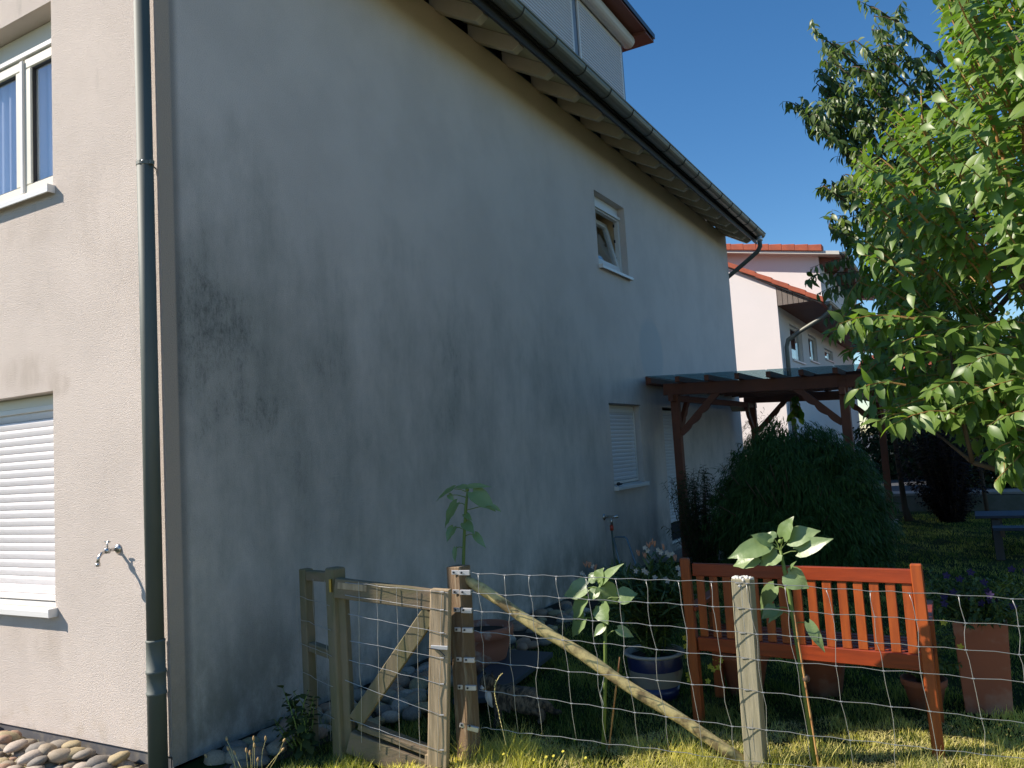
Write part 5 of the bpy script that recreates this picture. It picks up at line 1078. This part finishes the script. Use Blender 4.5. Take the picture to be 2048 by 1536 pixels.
# ---- oleander in the glazed pot
OL = thing('oleander', OC, 'potted oleander with narrow leaves and clusters of white flowers', 'potted plant')
tipsO = [(1180, 1152, 1.9), (1196, 1142, 2.0), (1166, 1158, 1.85), (1215, 1150, 2.0), (1232, 1142, 2.1), (1248, 1150, 2.0), (1262, 1140, 2.1), (1285, 1130, 2.0), (1302, 1106, 2.0), (1318, 1112, 2.05), (1332, 1118, 2.1), (1345, 1130, 2.1), (1358, 1150, 2.0), (1330, 1160, 1.9), (1300, 1165, 1.9), (1270, 1170, 1.95), (1245, 1180, 1.9), (1350, 1185, 1.9), (1225, 1200, 2.0), (1340, 1210, 1.85), (1368, 1168, 2.05), (1290, 1190, 1.85), (1310, 1140, 2.1)]
sh = [curve((OC.x + random.uniform(-.06, .06), OC.y + random.uniform(-.06, .06), .26), ony(px, py + 6, yy), .08, 6) for px, py, yy in tipsO]
sh += [curve(s[2], s[2] + Vector((random.uniform(-.22, .22), random.uniform(-.2, .2), random.uniform(.1, .35))), .05, 4) for s in sh for _ in range(3)]
leafy_shoots(sh, .011, .115, 'leaf', 'leaf_ole', OL, (LVn, LFn), droop=-.15, nsep=180, stem_mat='stem', spread=.6)
def petals(c, nrm, r, m, parent, n=5, name='flower', cup=.25):
    V = []; F = []; nrm = Vector(nrm).normalized(); u = nrm.orthogonal().normalized(); v = nrm.cross(u)
    for i in range(n):
        a = 2 * PI * i / n + random.uniform(-.1, .1); o = u * math.cos(a) + v * math.sin(a); s = u * -math.sin(a) + v * math.cos(a); k = len(V)
        V += [c, c + o * r * .55 + s * r * .34 + nrm * r * cup * .5, c + o * r + nrm * r * cup * .6 + s * r * .12, c + o * r * .95 - s * r * .25 + nrm * r * cup, c + o * r * .5 - s * r * .34 + nrm * r * cup * .5]; F += [(k, k + 1, k + 2), (k, k + 2, k + 3), (k, k + 3, k + 4)]
    b = MB(); b.add(V, F); return b.build(name, m, parent)
for (px, py) in [(1290, 1096), (1296, 1102), (1316, 1100), (1322, 1105), (1334, 1106), (1338, 1110), (1345, 1108), (1186, 1133), (1164, 1147), (1168, 1152), (1356, 1136), (1362, 1140), (1366, 1130), (1360, 1148), (1288, 1141), (1293, 1145), (1272, 1142), (1331, 1158), (1335, 1162), (1230, 1210), (1310, 1155)]:
    petals(ony(px, py, random.uniform(1.82, 1.95)), (random.uniform(-.5, .3), -1, random.uniform(.1, .8)), .017, 'petal_white', OL)
for (px, py) in [(1304, 1090), (1298, 1095), (1309, 1094), (1172, 1134), (1178, 1136), (1190, 1140), (1278, 1112), (1291, 1117), (1328, 1100), (1351, 1122), (1196, 1180)]:
    p = ony(px, py, 1.92); b = MB()
    for _ in range(4): d = Vector((random.uniform(-.5, .5), random.uniform(-.4, .4), 1)).normalized(); b.tube([p, p + d * .02, p + d * .042], [.003, .006, .001], 5)
    b.build('bud_cluster', 'petal_pink', OL)
# ---- yellow flowers and petunias
def flower_plant(nm, c, rx, h, n, lab, spots, m, yy, cat='flowers', z0=0.):
    t_ = thing(nm, c, lab, cat); sh = []
    for i in range(n):
        a = random.uniform(0, 2 * PI); r1 = random.uniform(.1, 1) * rx; sh.append(curve((c.x, c.y, z0), (c.x + r1 * math.cos(a), c.y + r1 * math.sin(a) * .8, z0 + h * random.uniform(.25, 1)), .12, 4))
    leafy_shoots(sh, .014, .038, 'leaf', 'leaf_ole', t_, (LV, LF), droop=.2, nsep=0, wid=1.3, stem_mat='stem')
    for (px, py) in spots: petals(ony(px, py, yy + random.uniform(-.04, .04)), (random.uniform(-.3, .3), -1, random.uniform(.1, .5)), .019, m, t_)
    return t_
c = Vector((2.50, 2.30, 0)); p_ = pot('terracotta_pot', c, [(.10, 0), (.15, .22), (.165, .225), (.168, .27), (.15, .275), (.145, .24)], 'terracotta', 'dark terracotta pot of yellow flowers behind the left end of the bench')
flower_plant('yellow_flowers', c, .26, .34, 60, 'yellow flowers trailing behind the left end of the bench', [(1370, 1276), (1377, 1284), (1386, 1287), (1372, 1293), (1384, 1294), (1375, 1313), (1376, 1349), (1379, 1360), (1404, 1245), (1405, 1249), (1430, 1316), (1443, 1321), (1420, 1333), (1427, 1339), (1437, 1335), (1416, 1362), (1345, 1246)], 'petal_yellow', 2.12, z0=.22)
c = Vector((2.95, 2.45, 0)); p_ = pot('terracotta_pot', c, [(.10, 0), (.14, .22), (.155, .225), (.16, .27), (.14, .275), (.135, .24)], 'terracotta', 'dark terracotta pot standing under the middle of the bench')
flower_plant('trailing_flowers', c, .2, .2, 30, 'low dark green plant in the pot under the bench seat', [(1404, 1246)], 'petal_yellow', 2.4, z0=.23)
c = Vector((3.52, 2.32, 0)); p_ = pot('terracotta_pot', c, [(.08, 0), (.11, .13), (.12, .135), (.125, .17), (.11, .175), (.105, .15)], 'terracotta', 'low terracotta pot right behind the right end of the bench')
flower_plant('yellow_flowers', c, .24, .34, 50, 'yellow flowers beside the right post of the bench', [(1823, 1226), (1827, 1233), (1887, 1245), (1795, 1268), (1921, 1294), (1831, 1263), (1829, 1270), (1834, 1216)], 'petal_yellow', 2.15, z0=.14)
PT_ = flower_plant('petunias', Vector((PC.x, PC.y, .45)), .32, .36, 130, 'dark purple petunias overflowing the square terracotta planter', [], 'petal_purple', 2.1, z0=.40)
for _ in range(16):
    a = random.uniform(0, 2 * PI); r1 = random.uniform(.1, .3); petals(Vector((PC.x + r1 * math.cos(a), PC.y - abs(r1 * math.sin(a)), random.uniform(.6, .8))), (random.uniform(-.5, .5), -1, .6), .022, 'petal_purple', PT_)
# weed climbing at the fence panel
wd = thing('weed', (.58, .38, 0), 'green leafy weed at the foot of the gate hanging post', 'weed'); sh = [curve((.56, .40, 0), (.56 + random.uniform(-.14, .14), .38 + random.uniform(-.1, .08), random.uniform(.08, .40)), .08, 4) for _ in range(22)]
leafy_shoots(sh, .03, .055, 'leaf', 'leaf_dark', wd, (LV, LF), droop=.3, nsep=0, wid=1.9, stem_mat='stem')
# dried plantain stalks by the corner
DS = thing('dried_flower_stalks', (.55, .25, 0), 'tan dried flower heads on thin stalks near the house corner', 'dried flowers')
for (px, py, bx_, by_) in [(454, 1481, 470, 1560), (509, 1449 + 45, 512, 1575), (531, 1480, 530, 1600), (480 - 23, 1500, 480, 1600), (470, 1508, 492, 1600), (493, 1504, 500, 1600), (500, 1509, 503, 1600), (515, 1522, 510, 1600), (567, 1483, 525, 1590), (564, 1501, 520, 1590), (413, 1514, 430, 1600), (567 - 60, 1480, 505, 1600)]:
    p = ony(px, py, .12); q_ = ony(bx_, by_, .12); q_.z = max(q_.z, 0)
    b = MB(); b.tube(curve(q_, p, .0, 4), .0014, 5); b.build('stalk', 'dry', DS)
    d = (p - q_).normalized(); MB().lathe([(.002, -.004), (.006, .002), (.0065, .010), (.004, .018), (.001, .022)], p, 7, d).build('seed_head', 'seed', DS, smooth=True)
GS = thing('grass_stalk', onplane(1005, 1480, F1 + fnm * .1, fnm), 'tall pale seeding grass stalk rising through the wire fence', 'grass stalk')
pts = [fpt(x, y, .10) for x, y in [(1012, 1490), (1003, 1450), (995, 1415), (989, 1390), (990, 1370), (997, 1355), (1006, 1346)]]; b = MB(); b.tube(pts, .0014, 5)
for i in range(22):
    t_ = .15 + i * .037; s = t_ * 6; a = int(min(5, s)); p = pts[a].lerp(pts[a + 1], s - a); b.tube([p, p + Vector((random.uniform(-.006, .006), 0, .008))], [.0026, .001], 4)
b.build('stalk', 'dry', GS)
# ================================================================== GRASS
def grass(name, n, area, L_, wid, dens=None, tint=(0, 1), bend=.5, z=0., keep=None, curl=0.):
    V = [(-.5, 0, 0), (.5, 0, 0), (-.36, .12, .5), (.36, .12, .5), (-.05, .45, 1), (.05, .45, 1)]; F = [(0, 1, 3, 2), (2, 3, 5, 4)]
    V = np.array(V, float); V[:, 1] *= bend * 2
    X_ = area[0] + (area[1] - area[0]) * rng.random(n); Y_ = area[2] + (area[3] - area[2]) * rng.random(n)
    if keep is not None: k = keep(X_, Y_); X_ = X_[k]; Y_ = Y_[k]
    n = len(X_); a = rng.random(n) * 2 * PI; cl = .75 + .5 * np.sin(X_ * 7.3 + Y_ * 3.1) * np.sin(Y_ * 6.1 - X_ * 2.2) + .3 * np.sin(X_ * 17 + Y_ * 13)
    H_ = L_ * (.35 + .9 * rng.random(n) ** 1.4) * np.clip(cl, .45, 1.4); Wd_ = wid * (.7 + .6 * rng.random(n))
    ca, sa = np.cos(a), np.sin(a); le = rng.normal(0, .35, n); 
    Ms = np.zeros((n, 3, 3)); Ms[:, 0, 0] = ca * Wd_; Ms[:, 1, 0] = sa * Wd_; Ms[:, 0, 1] = -sa * H_; Ms[:, 1, 1] = ca * H_; Ms[:, 2, 2] = H_; Ms[:, 0, 2] = le * H_ * .6; Ms[:, 1, 2] = rng.normal(0, .35, n) * H_ * .6
    dry = np.clip((np.sin(X_ * 2.9 + 1.) * np.cos(Y_ * 3.7 + .5) + .45 * np.sin(X_ * 8.3 + Y_ * 6) + .25), 0, 1)
    tt = np.clip(tint[0] + (tint[1] - tint[0]) * (rng.random(n) ** 1.6 * .7 + dry * .55), 0, 1)
    return tag(bulk(name, V, np.array(F), Ms, np.stack([X_, Y_, np.full(n, z)], 1), 'grass', None, tt), kind='stuff')
def kp(X_, Y_): return ~((X_ < .45) & (Y_ > 0) & (Y_ < 5)) & ~((X_ < 2.68) & (Y_ > 7.6)) & (X_ > 0)
sunny = lambda a, b: b < (a - .1) / 1.7 + .12 + .08 * np.sin(a * 9) + .05 * np.sin(a * 23)  # sunlit side of the house shadow, where sunlight is put into grass tint
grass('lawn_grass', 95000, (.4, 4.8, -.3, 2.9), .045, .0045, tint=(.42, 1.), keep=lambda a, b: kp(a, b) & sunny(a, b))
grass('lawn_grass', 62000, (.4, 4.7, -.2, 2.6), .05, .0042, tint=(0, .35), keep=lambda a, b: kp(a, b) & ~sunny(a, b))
grass('lawn_grass', 60000, (.3, 5.2, 2.6, 6.5), .042, .005, tint=(0, .45), keep=kp)
grass('lawn_grass', 45000, (.3, 5.6, 6.5, 13.9), .04, .008, tint=(0, .5), keep=kp)
# rank unmown grass along the fence line and at the posts
def strip(X_, Y_):
    s = (X_ - F1.x) * fd.x + (Y_ - F1.y) * fd.y; d = (X_ - F1.x) * fnm.x + (Y_ - F1.y) * fnm.y
    return (abs(d) < .10 + .05 * np.sin(s * 6)) & (s > -.1) & (s < 3.4) & ((np.sin(s * 5.1) + np.sin(s * 11.7 + 1) > -.35) | (s < .7))
grass('rank_grass', 34000, (1.2, 4.7, .5, 2.1), .12, .0036, tint=(.12, .95), keep=strip, bend=.7)
grass('rank_grass', 3000, (.35, 1.35, -.1, .42), .06, .0036, tint=(0, .2), bend=.6)
grass('rank_grass', 2200, (.3, .95, .3, 1.0), .08, .0036, tint=(0, .4), bend=.6)
dv = np.array([(-.5, 0, 0), (.5, 0, 0), (-.3, .4, .35), (.3, .4, .35), (-.05, 1., .4), (.05, 1., .4)])
def straw(n, area, L_):
    a = rng.random(n) * 2 * PI; S = L_ * (.5 + rng.random(n)); Ms = np.zeros((n, 3, 3)); ca, sa = np.cos(a), np.sin(a); Ms[:, 0, 0] = ca * .003; Ms[:, 1, 0] = sa * .003; Ms[:, 0, 1] = -sa * S; Ms[:, 1, 1] = ca * S; Ms[:, 2, 2] = S * .6
    X_ = area[0] + (area[1] - area[0]) * rng.random(n); Y_ = area[2] + (area[3] - area[2]) * rng.random(n)
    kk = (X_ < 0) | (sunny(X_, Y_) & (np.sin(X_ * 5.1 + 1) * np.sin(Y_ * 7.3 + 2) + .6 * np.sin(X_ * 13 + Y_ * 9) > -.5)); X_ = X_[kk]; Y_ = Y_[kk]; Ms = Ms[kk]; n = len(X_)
    return tag(bulk('dry_straw', dv, np.array([(0, 1, 3, 2), (2, 3, 5, 4)]), Ms, np.stack([X_, Y_, np.full(n, .01)], 1), 'dry'), kind='stuff')
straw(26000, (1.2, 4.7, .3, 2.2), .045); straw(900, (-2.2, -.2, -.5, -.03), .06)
# small yellow blossoms in the grass
yb = thing('buttercups', (1.8, .95, 0), 'tiny yellow blossoms in the sunlit grass below the fence', 'flowers')
for (px, py) in [(1007, 1508), (1025, 1496), (1080, 1496), (1092, 1514), (1150, 1480), (1126, 1503), (1107, 1512), (1171, 1516), (1068, 1520)]:
    p = onz(px, py, .07); petals(p, (-.2, -.6, 1), .009, 'petal_yellow', yb, name='blossom'); MB().tube([(p.x, p.y, 0), p], .001, 4).build('stalk', 'stem', yb)
